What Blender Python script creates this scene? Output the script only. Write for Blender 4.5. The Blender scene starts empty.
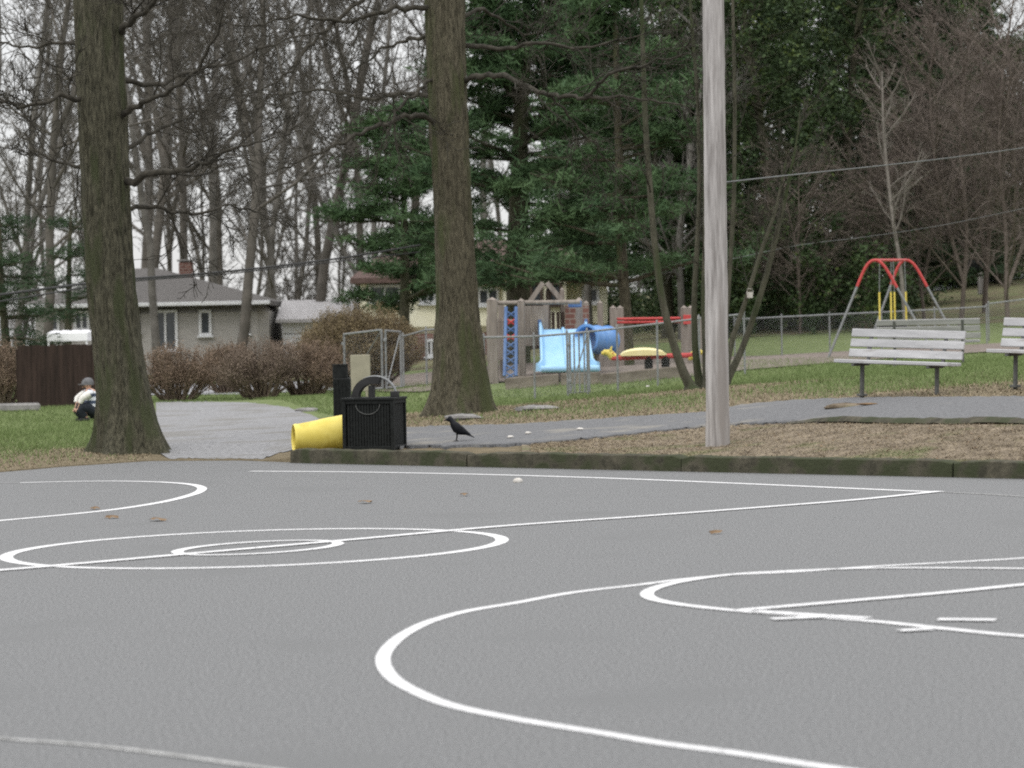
import bpy, math, random
import numpy as np
from mathutils import Matrix, Vector
rad = math.radians
sc = bpy.context.scene
col = sc.collection

# ------------------------------------------------------------------ camera
F, H, PITCH, ROLL = 3065.5, 1.58, 0.01803, -0.01927
cp, sp, cr, sr = math.cos(PITCH), math.sin(PITCH), math.cos(ROLL), math.sin(ROLL)
def cam_to_world(x, y):                       # direction of image-plane point (x right, y up, 1 forward)
    X = cr*x - sr*y; Y = sr*x + cr*y
    return np.array([X, cp + sp*Y, -sp + cp*Y])
right = cam_to_world(1, 0) - cam_to_world(0, 0)
up = cam_to_world(0, 1) - cam_to_world(0, 0)
fwd = cam_to_world(0, 0)
cam = bpy.data.cameras.new("camera"); co = bpy.data.objects.new("camera", cam); col.objects.link(co)
co.matrix_world = Matrix(((right[0], up[0], -fwd[0], 0), (right[1], up[1], -fwd[1], 0), (right[2], up[2], -fwd[2], H), (0, 0, 0, 1)))
cam.sensor_width = 36.0; cam.lens = F/1024*36.0
cam.clip_start = 0.5; cam.clip_end = 2000
cam.dof.use_dof = True; cam.dof.focus_distance = 34; cam.dof.aperture_fstop = 3.4
sc.camera = co
sc.render.resolution_x, sc.render.resolution_y = 1024, 768
sc.cycles.filter_width = 2.0
sc.cycles.max_bounces = 6; sc.cycles.use_denoising = False
sc.cycles.transparent_max_bounces = 24

# ------------------------------------------------------------------ sky and sun (overcast)
SUN_EL, SUN_ROT = rad(48), rad(-150)
w = bpy.data.worlds.new("World"); sc.world = w; w.use_nodes = True
nt = w.node_tree; nt.nodes.clear()
out = nt.nodes.new("ShaderNodeOutputWorld"); bg = nt.nodes.new("ShaderNodeBackground")
sky = nt.nodes.new("ShaderNodeTexSky"); sky.sky_type = 'NISHITA'; sky.sun_disc = False
sky.sun_elevation = SUN_EL; sky.sun_rotation = SUN_ROT
tc = nt.nodes.new("ShaderNodeTexCoord"); mp = nt.nodes.new("ShaderNodeMapping"); mp.inputs['Scale'].default_value = (1, 1, 4)
nz = nt.nodes.new("ShaderNodeTexNoise"); nz.inputs['Scale'].default_value = 3.0; nz.inputs['Detail'].default_value = 5
rp = nt.nodes.new("ShaderNodeValToRGB")
rp.color_ramp.elements[0].color = (.93, .93, .945, 1); rp.color_ramp.elements[0].position = .3
rp.color_ramp.elements[1].color = (1.03, 1.02, 1.01, 1); rp.color_ramp.elements[1].position = .7
sx = nt.nodes.new("ShaderNodeSeparateXYZ"); mr = nt.nodes.new("ShaderNodeMapRange")     # overcast sky: brightest overhead
mr.inputs['From Min'].default_value = 0; mr.inputs['From Max'].default_value = 1; mr.inputs['To Min'].default_value = 5.5; mr.inputs['To Max'].default_value = 17.5
vm = nt.nodes.new("ShaderNodeVectorMath"); vm.operation = 'SCALE'
mx = nt.nodes.new("ShaderNodeMixRGB"); mx.inputs[0].default_value = .9
nt.links.new(tc.outputs['Generated'], mp.inputs[0]); nt.links.new(mp.outputs[0], nz.inputs['Vector'])
nt.links.new(nz.outputs['Fac'], rp.inputs[0]); nt.links.new(sky.outputs[0], mx.inputs[1]); nt.links.new(tc.outputs['Generated'], sx.inputs[0]); nt.links.new(sx.outputs['Z'], mr.inputs['Value']); nt.links.new(rp.outputs[0], vm.inputs[0]); nt.links.new(mr.outputs[0], vm.inputs['Scale']); nt.links.new(vm.outputs[0], mx.inputs[2])
nt.links.new(mx.outputs[0], bg.inputs[0]); bg.inputs[1].default_value = 0.1
nt.links.new(bg.outputs[0], out.inputs[0])
sl = bpy.data.lights.new("sun", 'SUN'); sl.energy = 0.6; sl.angle = rad(25); sl.color = (1, .97, .93)
so = bpy.data.objects.new("sun", sl); col.objects.link(so)
_d = Vector((math.sin(SUN_ROT)*math.cos(SUN_EL), math.cos(SUN_ROT)*math.cos(SUN_EL), math.sin(SUN_EL)))
so.rotation_euler = _d.to_track_quat('Z', 'Y').to_euler()
sc.view_settings.view_transform = 'Standard'; sc.view_settings.look = 'None'
sc.view_settings.exposure = 0.55; sc.view_settings.gamma = 1.0; sc.view_settings.use_curve_mapping = False

# ------------------------------------------------------------------ materials
def mat(name, c1, c2=None, scale=4.0, rough=.85, bump=0.0, bscale=None, stretch=(1, 1, 1), detail=5, spec=.3, metal=0.0, lo=.35, hi=.65, third=None, tscale=30, tpos=.62, coord='Object'):
    m = bpy.data.materials.new(name); m.use_nodes = True; n = m.node_tree.nodes; l = m.node_tree.links
    b = n['Principled BSDF']; b.inputs['Roughness'].default_value = rough
    b.inputs['Specular IOR Level'].default_value = spec; b.inputs['Metallic'].default_value = metal
    t = n.new("ShaderNodeTexCoord"); mpp = n.new("ShaderNodeMapping"); mpp.inputs['Scale'].default_value = stretch
    l.new(t.outputs[coord], mpp.inputs[0])
    if c2 is None: b.inputs['Base Color'].default_value = (*c1, 1)
    else:
        z = n.new("ShaderNodeTexNoise"); z.inputs['Scale'].default_value = scale; z.inputs['Detail'].default_value = detail; z.inputs['Roughness'].default_value = .65
        l.new(mpp.outputs[0], z.inputs['Vector'])
        r = n.new("ShaderNodeValToRGB"); r.color_ramp.elements[0].color = (*c1, 1); r.color_ramp.elements[1].color = (*c2, 1)
        r.color_ramp.elements[0].position = lo; r.color_ramp.elements[1].position = hi
        l.new(z.outputs['Fac'], r.inputs[0]); last = r.outputs[0]
        if third:
            z3 = n.new("ShaderNodeTexNoise"); z3.inputs['Scale'].default_value = tscale; z3.inputs['Detail'].default_value = 4; l.new(mpp.outputs[0], z3.inputs['Vector'])
            r3 = n.new("ShaderNodeValToRGB"); r3.color_ramp.elements[0].position = tpos - .06; r3.color_ramp.elements[1].position = tpos + .06
            l.new(z3.outputs['Fac'], r3.inputs[0])
            x = n.new("ShaderNodeMixRGB"); l.new(r3.outputs[0], x.inputs[0]); l.new(last, x.inputs[1]); x.inputs[2].default_value = (*third, 1); last = x.outputs[0]
        l.new(last, b.inputs['Base Color'])
    if bump:
        z2 = n.new("ShaderNodeTexNoise"); z2.inputs['Scale'].default_value = bscale or scale*3; z2.inputs['Detail'].default_value = 6; z2.inputs['Roughness'].default_value = .7
        l.new(mpp.outputs[0], z2.inputs['Vector'])
        bp = n.new("ShaderNodeBump"); bp.inputs['Strength'].default_value = 1; bp.inputs['Distance'].default_value = bump
        l.new(z2.outputs['Fac'], bp.inputs['Height']); l.new(bp.outputs[0], b.inputs['Normal'])
    return m
M = {}
M['asphalt'] = mat('asphalt', (.028, .029, .029), (.262, .265, .266), scale=75, rough=.72, bump=.006, bscale=60, detail=3, third=(.128, .130, .130), tscale=.6, tpos=.64, lo=.36, hi=.66, spec=.35)
M['path'] = mat('path_asphalt', (.085, .087, .09), (.165, .166, .17), scale=30, rough=.85, bump=.006, bscale=60, third=(.2, .19, .17), tscale=1.2)
M['drive'] = mat('driveway_asphalt', (.14, .14, .142), (.28, .28, .285), scale=16, rough=.8, bump=.01, bscale=30, third=(.17, .165, .155), tscale=.9, tpos=.57)
M['street'] = mat('street', (.27, .27, .28), (.36, .36, .37), scale=1.0, rough=.8)
M['paint'] = mat('line_paint', (.60, .60, .60), (.74, .74, .74), scale=10, rough=.7, bump=.002, bscale=60, third=(.34, .34, .34), tscale=26, tpos=.63)
M['paint_worn'] = mat('worn_line_paint', (.22, .22, .21), (.46, .46, .45), scale=9, rough=.7, third=(.2, .2, .2), tscale=30, tpos=.58)
M['kerb'] = mat('kerb_mossy', (.040, .038, .026), (.105, .095, .068), scale=7, rough=.95, bump=.02, bscale=18, third=(.042, .048, .024), tscale=3.5, tpos=.5)
M['dirt'] = mat('dirt_verge', (.105, .082, .055), (.245, .200, .145), scale=4.5, rough=1, bump=.03, bscale=14, third=(.11, .12, .05), tscale=1.3, tpos=.6)
M['mulch'] = mat('mulch', (.12, .098, .082), (.23, .195, .17), scale=5, rough=1, bump=.03, bscale=14)
M['straw'] = mat('straw_blade', (.18, .145, .09), (.31, .255, .175), scale=8, rough=1)
M['blade'] = mat('grass_blade', (.105, .155, .046), (.19, .235, .10), scale=3, rough=.9)
M['leafbrown'] = mat('dead_leaf', (.12, .075, .04), (.24, .16, .09), scale=9, rough=.9)
M['bark'] = mat('oak_bark', (.024, .023, .014), (.125, .118, .080), scale=30, rough=.95, bump=.05, bscale=34, stretch=(1, 1, .22), third=(.055, .062, .030), tscale=4.5, tpos=.57, lo=.34, hi=.66)
M['bark2'] = mat('oak_bark_brown', (.036, .032, .020), (.150, .135, .092), scale=30, rough=.95, bump=.05, bscale=34, stretch=(1, 1, .22), third=(.068, .076, .034), tscale=3.0, tpos=.58, lo=.34, hi=.66)
M['twig'] = mat('twig_bark', (.022, .020, .015), (.058, .052, .040), scale=8, rough=.95)
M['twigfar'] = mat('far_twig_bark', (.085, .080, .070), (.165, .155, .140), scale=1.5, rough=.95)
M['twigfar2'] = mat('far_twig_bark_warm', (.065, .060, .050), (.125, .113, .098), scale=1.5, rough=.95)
M['twigred'] = mat('reddish_twig', (.090, .072, .060), (.175, .145, .125), scale=2, rough=.95)
M['twigpale'] = mat('pale_bark', (.13, .115, .10), (.22, .20, .175), scale=5, rough=.9)
M['greentrunk'] = mat('mossy_bark', (.045, .045, .030), (.10, .095, .068), scale=10, rough=.95, bump=.02, bscale=20, stretch=(1, 1, .3), third=(.045, .058, .025), tscale=2, tpos=.55)
M['needle'] = mat('pine_needles', (.026, .060, .024), (.078, .132, .052), scale=.9, rough=.8, lo=.3, hi=.7, coord='Object')
M['needle2'] = mat('dark_needles', (.016, .034, .014), (.036, .066, .026), scale=.9, rough=.8)
M['ivy'] = mat('ivy_leaves', (.016, .034, .011), (.052, .085, .027), scale=.9, rough=.7, third=(.105, .14, .035), tscale=1.7, tpos=.63)
M['bush'] = mat('bush_twigs', (.13, .098, .075), (.23, .18, .14), scale=2, rough=.95)
M['bushleaf'] = mat('bush_leaves', (.13, .10, .055), (.21, .165, .092), scale=1.4, rough=.9)
M['bushred'] = mat('bush_leaves_russet', (.16, .115, .08), (.25, .185, .135), scale=1.4, rough=.9)
M['polewood'] = mat('weathered_pole', (.21, .195, .185), (.46, .44, .425), scale=16, rough=.9, bump=.006, bscale=30, stretch=(1, 1, .07), third=(.25, .23, .215), tscale=5, tpos=.58)
M['slat'] = mat('whitewashed_slats', (.34, .34, .345), (.48, .48, .485), scale=9, rough=.75, stretch=(.15, 1, 1), bump=.003, bscale=30, third=(.33, .32, .31), tscale=14, tpos=.68)
M['slatgrey'] = mat('grey_slats', (.27, .27, .27), (.38, .375, .37), scale=9, rough=.8, stretch=(.15, 1, 1))
M['iron'] = mat('dark_iron', (.005, .006, .0055), (.014, .016, .015), scale=20, rough=.7, spec=.2)
M['steel'] = mat('galvanised_steel', (.17, .175, .175), (.27, .28, .28), scale=14, rough=.6, metal=.2)
M['legsteel'] = mat('bench_leg_steel', (.07, .075, .07), (.12, .12, .115), scale=14, rough=.6)
M['red'] = mat('red_paint', (.40, .045, .045), (.50, .070, .065), scale=6, rough=.5)
M['yellow'] = mat('yellow_plastic', (.62, .50, .09), (.74, .62, .15), scale=3, rough=.45, third=(.54, .42, .06), tscale=4, tpos=.60)
M['cream'] = mat('cream_plastic', (.72, .62, .30), (.80, .72, .42), scale=3, rough=.5)
M['blue'] = mat('light_blue_plastic', (.24, .46, .68), (.34, .56, .76), scale=2.0, rough=.45)
M['blue2'] = mat('blue_plastic', (.06, .12, .27), (.11, .19, .36), scale=3, rough=.45)
M['playwood'] = mat('weathered_playground_wood', (.17, .145, .125), (.30, .262, .23), scale=9, rough=.9, stretch=(1, 1, .12), bump=.004)
M['timber'] = mat('timber_edging', (.12, .10, .08), (.24, .21, .17), scale=6, rough=.95, stretch=(.3, 1, 1), bump=.01)
M['darkwood'] = mat('dark_fence_wood', (.020, .013, .010), (.045, .029, .023), scale=9, rough=.9, stretch=(1, 1, .1))
M['rubber'] = mat('black_rubber', (.018, .018, .018), (.03, .03, .03), scale=9, rough=.8)
M['stucco'] = mat('grey_beige_wall', (.33, .32, .30), (.39, .375, .35), scale=5, rough=.95)
M['shingle'] = mat('grey_shingles', (.085, .080, .076), (.145, .137, .130), scale=12, rough=.95, stretch=(1, 1, 3))
M['shingle2'] = mat('pale_roof', (.30, .29, .29), (.38, .37, .37), scale=5, rough=.9)
M['redroof'] = mat('red_brown_shingles', (.10, .068, .060), (.15, .102, .09), scale=8, rough=.95)
M['creamwall'] = mat('cream_siding', (.82, .79, .60), (.88, .86, .70), scale=1.5, rough=.9)
M['whitetrim'] = mat('white_trim', (.60, .61, .62), (.68, .69, .70), scale=3, rough=.6)
M['glass'] = mat('dark_glass', (.03, .035, .04), (.07, .08, .09), scale=1, rough=.12, spec=.6)
M['door'] = mat('dark_brown_door', (.05, .035, .03), (.09, .065, .05), scale=3, rough=.6)
M['canopy'] = mat('white_canopy_cloth', (.80, .80, .82), (.86, .86, .88), scale=3, rough=.8)
M['crow'] = mat('crow_feathers', (.003, .004, .006), (.009, .010, .014), scale=30, rough=.6, spec=.2)
M['skin'] = mat('skin', (.48, .28, .20), (.55, .34, .25), scale=8, rough=.6)
M['hair'] = mat('grey_cap_cloth', (.10, .10, .105), (.17, .17, .175), scale=20, rough=.9)
M['denim'] = mat('dark_trousers', (.010, .013, .018), (.022, .027, .034), scale=20, rough=.9)
M['white'] = mat('white_sleeve_cloth', (.68, .66, .62), (.76, .74, .70), scale=9, rough=.9)
M['stone'] = mat('grey_stone', (.16, .155, .15), (.28, .27, .26), scale=5, rough=.95, bump=.02)
M['palestone'] = mat('pale_pebble', (.5, .47, .43), (.62, .6, .56), scale=20, rough=.9)
M['tan'] = mat('tan_board', (.27, .25, .19), (.34, .315, .24), scale=4, rough=.9)
M['wire'] = mat('cable_black', (.03, .03, .03), (.04, .04, .04), scale=3, rough=.7)
M['wiregrey'] = mat('cable_grey', (.08, .083, .083), (.12, .125, .125), scale=3, rough=.6)
def brick_mat():
    m = bpy.data.materials.new('brick'); m.use_nodes = True; n = m.node_tree.nodes; l = m.node_tree.links
    t = n.new("ShaderNodeTexCoord"); mp_ = n.new("ShaderNodeMapping"); mp_.inputs['Rotation'].default_value = (rad(90), 0, 0); b = n.new("ShaderNodeTexBrick")
    b.inputs['Scale'].default_value = 2.2; b.inputs['Color1'].default_value = (.13, .06, .048, 1); b.inputs['Color2'].default_value = (.19, .095, .075, 1); b.inputs['Mortar'].default_value = (.26, .23, .2, 1)
    l.new(t.outputs['Object'], mp_.inputs[0]); l.new(mp_.outputs[0], b.inputs['Vector']); l.new(b.outputs['Color'], n['Principled BSDF'].inputs['Base Color'])
    n['Principled BSDF'].inputs['Roughness'].default_value = .95
    return m
M['brick'] = brick_mat()
def stripe_mat():
    m = bpy.data.materials.new('striped_shirt'); m.use_nodes = True; n = m.node_tree.nodes; l = m.node_tree.links
    t = n.new("ShaderNodeTexCoord"); s = n.new("ShaderNodeSeparateXYZ"); a = n.new("ShaderNodeMath"); a.operation = 'MULTIPLY'; a.inputs[1].default_value = 7.5
    f = n.new("ShaderNodeMath"); f.operation = 'FRACT'; g = n.new("ShaderNodeMath"); g.operation = 'GREATER_THAN'; g.inputs[1].default_value = .5
    x = n.new("ShaderNodeMixRGB"); x.inputs[1].default_value = (.66, .68, .72, 1); x.inputs[2].default_value = (.06, .08, .13, 1)
    l.new(t.outputs['Object'], s.inputs[0]); l.new(s.outputs['Z'], a.inputs[0]); l.new(a.outputs[0], f.inputs[0]); l.new(f.outputs[0], g.inputs[0]); l.new(g.outputs[0], x.inputs[0])
    l.new(x.outputs[0], n['Principled BSDF'].inputs['Base Color']); n['Principled BSDF'].inputs['Roughness'].default_value = .9
    return m
M['stripe'] = stripe_mat()
def chain_mat():                                # woven wire: a real diamond pattern in the fabric's own UV (metres)
    m = bpy.data.materials.new('chain_link'); m.use_nodes = True; n = m.node_tree.nodes; l = m.node_tree.links
    uv = n.new("ShaderNodeUVMap"); s = n.new("ShaderNodeSeparateXYZ"); l.new(uv.outputs[0], s.inputs[0])
    res = []
    for op in ('ADD', 'SUBTRACT'):
        a = n.new("ShaderNodeMath"); a.operation = op; l.new(s.outputs[0], a.inputs[0]); l.new(s.outputs[1], a.inputs[1])
        k = n.new("ShaderNodeMath"); k.operation = 'MULTIPLY'; k.inputs[1].default_value = 13; l.new(a.outputs[0], k.inputs[0])
        fr = n.new("ShaderNodeMath"); fr.operation = 'FRACT'; l.new(k.outputs[0], fr.inputs[0])
        g = n.new("ShaderNodeMath"); g.operation = 'LESS_THAN'; g.inputs[1].default_value = .03; l.new(fr.outputs[0], g.inputs[0]); res.append(g)
    mxm = n.new("ShaderNodeMath"); mxm.operation = 'MAXIMUM'; l.new(res[0].outputs[0], mxm.inputs[0]); l.new(res[1].outputs[0], mxm.inputs[1])
    tr = n.new("ShaderNodeBsdfTransparent"); ms = n.new("ShaderNodeMixShader"); b = n['Principled BSDF']
    b.inputs['Base Color'].default_value = (.3, .31, .31, 1); b.inputs['Roughness'].default_value = .6
    l.new(mxm.outputs[0], ms.inputs[0]); l.new(tr.outputs[0], ms.inputs[1]); l.new(b.outputs[0], ms.inputs[2]); l.new(ms.outputs[0], n['Material Output'].inputs[0])
    return m
M['chain'] = chain_mat()
def terrain_mat():                              # grass with dry, tan patches where attribute 'dry' is high
    m = bpy.data.materials.new('lawn'); m.use_nodes = True; n = m.node_tree.nodes; l = m.node_tree.links; b = n['Principled BSDF']; b.inputs['Roughness'].default_value = 1; b.inputs['Specular IOR Level'].default_value = .1
    t = n.new("ShaderNodeTexCoord")
    def noise(s, d=5):
        z = n.new("ShaderNodeTexNoise"); z.inputs['Scale'].default_value = s; z.inputs['Detail'].default_value = d; z.inputs['Roughness'].default_value = .65; l.new(t.outputs['Object'], z.inputs['Vector']); return z
    def ramp(z, a, b_, ca, cb):
        r = n.new("ShaderNodeValToRGB"); r.color_ramp.elements[0].position = a; r.color_ramp.elements[1].position = b_; r.color_ramp.elements[0].color = (*ca, 1); r.color_ramp.elements[1].color = (*cb, 1); l.new(z, r.inputs[0]); return r
    g = ramp(noise(3.5).outputs['Fac'], .3, .7, (.105, .140, .052), (.175, .205, .095))
    d = ramp(noise(5).outputs['Fac'], .3, .7, (.115, .095, .06), (.20, .165, .11))
    at = n.new("ShaderNodeAttribute"); at.attribute_name = 'dry'
    k = n.new("ShaderNodeMath"); k.operation = 'ADD'; z = noise(1.1); l.new(at.outputs['Fac'], k.inputs[0])
    z5 = n.new("ShaderNodeMath"); z5.operation = 'MULTIPLY'; z5.inputs[1].default_value = 1.1; l.new(z.outputs['Fac'], z5.inputs[0]); l.new(z5.outputs[0], k.inputs[1])
    r = ramp(k.outputs[0], .70, 1.10, (0, 0, 0), (1, 1, 1))
    x = n.new("ShaderNodeMixRGB"); l.new(r.outputs[0], x.inputs[0]); l.new(g.outputs[0], x.inputs[1]); l.new(d.outputs[0], x.inputs[2]); l.new(x.outputs[0], b.inputs['Base Color'])
    bp = n.new("ShaderNodeBump"); bp.inputs['Distance'].default_value = .04; l.new(noise(12, 6).outputs['Fac'], bp.inputs['Height']); l.new(bp.outputs[0], b.inputs['Normal'])
    return m
M['lawn'] = terrain_mat()

# ------------------------------------------------------------------ mesh helpers
def tag(o, label=None, cat=None, group=None, kind=None):
    if label: o['label'] = label
    if cat: o['category'] = cat
    if group: o['group'] = group
    if kind: o['kind'] = kind
    return o
def empty(name, loc, rz=0, label=None, cat=None, group=None, rx=0, ry=0):
    o = bpy.data.objects.new(name, None); col.objects.link(o); o.location = loc; o.rotation_euler = (rx, ry, rz); o.empty_display_size = .2
    return tag(o, label, cat, group)
def link(name, me, parent=None):
    o = bpy.data.objects.new(name, me); col.objects.link(o)
    if parent is not None: o.parent = parent
    return o
def np_mesh(name, V, Fc, mats, smooth=False, mi=None):
    """V Nx3, Fc list of (n_faces x k) arrays"""
    me = bpy.data.meshes.new(name); V = np.asarray(V, np.float32)
    if not isinstance(Fc, list): Fc = [Fc]
    Fc = [np.asarray(f, np.int32) for f in Fc if len(f)]
    me.vertices.add(len(V)); me.vertices.foreach_set('co', V.ravel())
    loops = np.concatenate([f.ravel() for f in Fc]); tot = np.concatenate([np.full(len(f), f.shape[1], np.int32) for f in Fc])
    me.loops.add(len(loops)); me.loops.foreach_set('vertex_index', loops)
    me.polygons.add(len(tot)); st = np.zeros(len(tot), np.int32); st[1:] = np.cumsum(tot)[:-1]
    me.polygons.foreach_set('loop_start', st); me.polygons.foreach_set('loop_total', tot)
    if smooth: me.polygons.foreach_set('use_smooth', np.ones(len(tot), bool))
    if mi is not None: me.polygons.foreach_set('material_index', np.asarray(mi, np.int32))
    for m in (mats if isinstance(mats, (list, tuple)) else [mats]): me.materials.append(m)
    me.update(calc_edges=True); me.validate()
    return me
class MB:
    def __init__(s): s.v = []; s.f = []; s.mi = []; s.cur = 0
    def add(s, V, Fs):
        k = len(s.v); s.v += [tuple(map(float, p)) for p in V]
        for f in Fs: s.f.append(tuple(int(i)+k for i in f)); s.mi.append(s.cur)
        return s
    def box(s, c, d, rz=0, rx=0, ry=0, bev=0.0):
        R = Matrix.Rotation(rz, 3, 'Z') @ Matrix.Rotation(ry, 3, 'Y') @ Matrix.Rotation(rx, 3, 'X')
        hx, hy, hz = d[0]/2, d[1]/2, d[2]/2
        if bev <= 0: bev = min(d)*.12
        b = min(bev, hx*.9, hy*.9, hz*.9)
        pts = []; idx = {}
        for sx in (-1, 1):
            for sy in (-1, 1):
                for sz in (-1, 1):
                    for a in range(3):
                        p = [sx*(hx-b), sy*(hy-b), sz*(hz-b)]; p[a] = (sx*hx, sy*hy, sz*hz)[a]
                        idx[(sx, sy, sz, a)] = len(pts); q = R @ Vector(p); pts.append((q.x+c[0], q.y+c[1], q.z+c[2]))
        F_ = []
        I = lambda sx, sy, sz, a: idx[(sx, sy, sz, a)]
        for s_ in (-1, 1):
            F_.append([I(s_, -1, -1, 0), I(s_, 1, -1, 0), I(s_, 1, 1, 0), I(s_, -1, 1, 0)][::s_])
            F_.append([I(-1, s_, -1, 1), I(-1, s_, 1, 1), I(1, s_, 1, 1), I(1, s_, -1, 1)][::s_])
            F_.append([I(-1, -1, s_, 2), I(1, -1, s_, 2), I(1, 1, s_, 2), I(-1, 1, s_, 2)][::s_])
        for x in (-1, 1):
            for y in (-1, 1): F_.append([I(x, y, -1, 0), I(x, y, 1, 0), I(x, y, 1, 1), I(x, y, -1, 1)][::-x*y])
            for z in (-1, 1): F_.append([I(x, -1, z, 0), I(x, 1, z, 0), I(x, 1, z, 2), I(x, -1, z, 2)][::x*z])
        for y in (-1, 1):
            for z in (-1, 1): F_.append([I(-1, y, z, 1), I(1, y, z, 1), I(1, y, z, 2), I(-1, y, z, 2)][::-y*z])
        for x in (-1, 1):
            for y in (-1, 1):
                for z in (-1, 1): F_.append([I(x, y, z, 0), I(x, y, z, 1), I(x, y, z, 2)][::x*y*z])
        return s.add(pts, F_)
    def tube(s, P, r, n=10, cap=True, closed=False):
        P = [Vector(p) for p in P]; N = len(P); rr = r if hasattr(r, '__len__') else [r]*N
        V = []; ref = None
        for i in range(N):
            a = P[(i+1) % N] if (closed or i < N-1) else P[i]; b = P[(i-1) % N] if (closed or i > 0) else P[i]
            t = (a-b).normalized()
            if ref is None: ref = t.orthogonal().normalized()
            ref = (ref - t*ref.dot(t)).normalized(); bi = t.cross(ref)
            for k in range(n):
                an = 2*math.pi*k/n; V.append(P[i] + (ref*math.cos(an) + bi*math.sin(an))*rr[i])
        Fs = []
        for i in range(N if closed else N-1):
            for k in range(n):
                k2 = (k+1) % n; j = (i+1) % N
                Fs.append((i*n+k, i*n+k2, j*n+k2, j*n+k))
        if cap and not closed: Fs += [tuple(range(n))[::-1], tuple((N-1)*n+k for k in range(n))]
        return s.add(V, Fs)
    def ext(s, prof, y0, y1, ax='y'):             # prism of a profile (list of (a,z)) extruded along y (or x)
        n = len(prof); f = (lambda a, z, y: (a, y, z)) if ax == 'y' else (lambda a, z, y: (y, a, z))
        V = [f(a, z, y0) for a, z in prof] + [f(a, z, y1) for a, z in prof]
        Fs = [tuple(range(n)), tuple(range(n, 2*n))[::-1]] + [(i, i+n, (i+1) % n+n, (i+1) % n) for i in range(n)]
        return s.add(V, Fs)
    def build(s, name, mats, parent=None, smooth=False):
        me = bpy.data.meshes.new(name); me.from_pydata(s.v, [], s.f)
        for m in (mats if isinstance(mats, (list, tuple)) else [mats]): me.materials.append(m)
        me.polygons.foreach_set('material_index', s.mi)
        if smooth: me.polygons.foreach_set('use_smooth', [True]*len(s.f))
        me.update(); import bmesh as bm_
        b = bm_.new(); b.from_mesh(me); bm_.ops.recalc_face_normals(b, faces=b.faces); b.to_mesh(me); b.free()
        if smooth:
            try: me.set_sharp_from_angle(angle=rad(40))
            except Exception: pass
        return link(name, me, parent)
def tubes(polys, sides=3):
    """many tapered polylines -> V, F ; polys list of (pts nx3, r n)"""
    groups = {}
    for p, r in polys: groups.setdefault(len(p), []).append((p, r))
    Vs, Fs, off = [], [], 0
    for n, L in groups.items():
        Pp = np.array([a for a, _ in L]); Rr = np.array([b for _, b in L])            # m,n,3 / m,n
        d = Pp[:, -1]-Pp[:, 0]; d /= np.linalg.norm(d, axis=1, keepdims=True)+1e-9
        ref = np.where(np.abs(d[:, 2:3]) > .8, np.array([[1., 0, 0]]), np.array([[0, 0, 1.]]))
        a = np.cross(d, ref); a /= np.linalg.norm(a, axis=1, keepdims=True)+1e-9; b = np.cross(d, a)
        an = np.arange(sides)*2*np.pi/sides
        ring = a[:, None, None, :]*np.cos(an)[None, None, :, None] + b[:, None, None, :]*np.sin(an)[None, None, :, None]
        V = Pp[:, :, None, :] + ring*Rr[:, :, None, None]; m = len(L)
        idx = np.arange(m*n*sides).reshape(m, n, sides); nx = np.roll(idx, -1, axis=2)
        f = np.stack([idx[:, :-1], nx[:, :-1], nx[:, 1:], idx[:, 1:]], -1).reshape(-1, 4)+off
        Vs.append(V.reshape(-1, 3)); Fs.append(f); off += m*n*sides
    return np.concatenate(Vs), np.concatenate(Fs)

# ------------------------------------------------------------------ ground heights
def rays(px, py): return cam_to_world_v((np.asarray(px, float)-512)/F, -(np.asarray(py, float)-384)/F)
def cam_to_world_v(x, y):
    X = cr*x - sr*y; Y = sr*x + cr*y
    return np.stack([X, cp + sp*Y, -sp + cp*Y], -1)
def at(px, py, D):
    d = rays(px, py); k = D/d[..., 1]; return d*np.asarray(k)[..., None] + np.array([0, 0, H])
def flat(px, py, z=0.0):
    d = rays(px, py); k = (z-H)/d[..., 2]; return d*np.asarray(k)[..., None] + np.array([0, 0, H])
CTRL = [(-60, 474, 35.2), (0, 472, 35.6), (60, 466, 36.8), (0, 440, 46), (60, 410, 63), (0, 412, 63), (125, 450, 40.5), (110, 415, 60), (200, 402, 67), (200, 440, 44), (330, 395, 71), (330, 380, 92), (200, 380, 92), (60, 378, 105),
        (290, 452, 38.3), (380, 444, 38.6), (460, 445, 37.4), (458, 413, 49), (420, 390, 68), (540, 398, 58), (540, 428, 40), (600, 441, 36.2), (600, 420, 40.5), (718, 446, 35.0), (718, 430, 37), (718, 411, 41.5), (700, 390, 49),
        (650, 384, 59), (650, 366, 70), (640, 345, 90), (540, 372, 66), (560, 350, 95), (400, 372, 88), (400, 360, 110),
        (1024, 462, 31.0), (900, 460, 31.7), (1024, 446, 31.8), (1024, 428, 33), (1024, 400, 35.5), (850, 425, 35), (850, 401, 38.5), (857, 398, 39), (930, 398, 37.6), (930, 365, 59), (870, 362, 66), (828, 355, 70), (987, 345, 80), (750, 359, 76), (900, 352, 74),
        (1000, 310, 98), (1000, 285, 118), (940, 288, 120), (850, 300, 118), (760, 318, 112), (690, 330, 105), (640, 335, 108), (1024, 270, 130)]
pts = [at(a, b, d) for a, b, d in CTRL]
XY = np.array([[p[0], p[1]] for p in pts]); ZZ = np.array([p[2] for p in pts])
extra = [(-60, 60, 0), (-80, 120, 0), (-60, 200, .2), (0, 200, .6), (40, 200, 5), (90, 200, 8), (90, 120, 5), (60, 60, 2.0), (50, 35, 1.0), (-60, 35, 0), (-20, 150, .2), (-100, 300, 0), (100, 300, 10), (0, 300, 1)]
XY = np.vstack([XY, np.array([[a, b] for a, b, _ in extra])]); ZZ = np.concatenate([ZZ, [c for *_, c in extra]])
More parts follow.
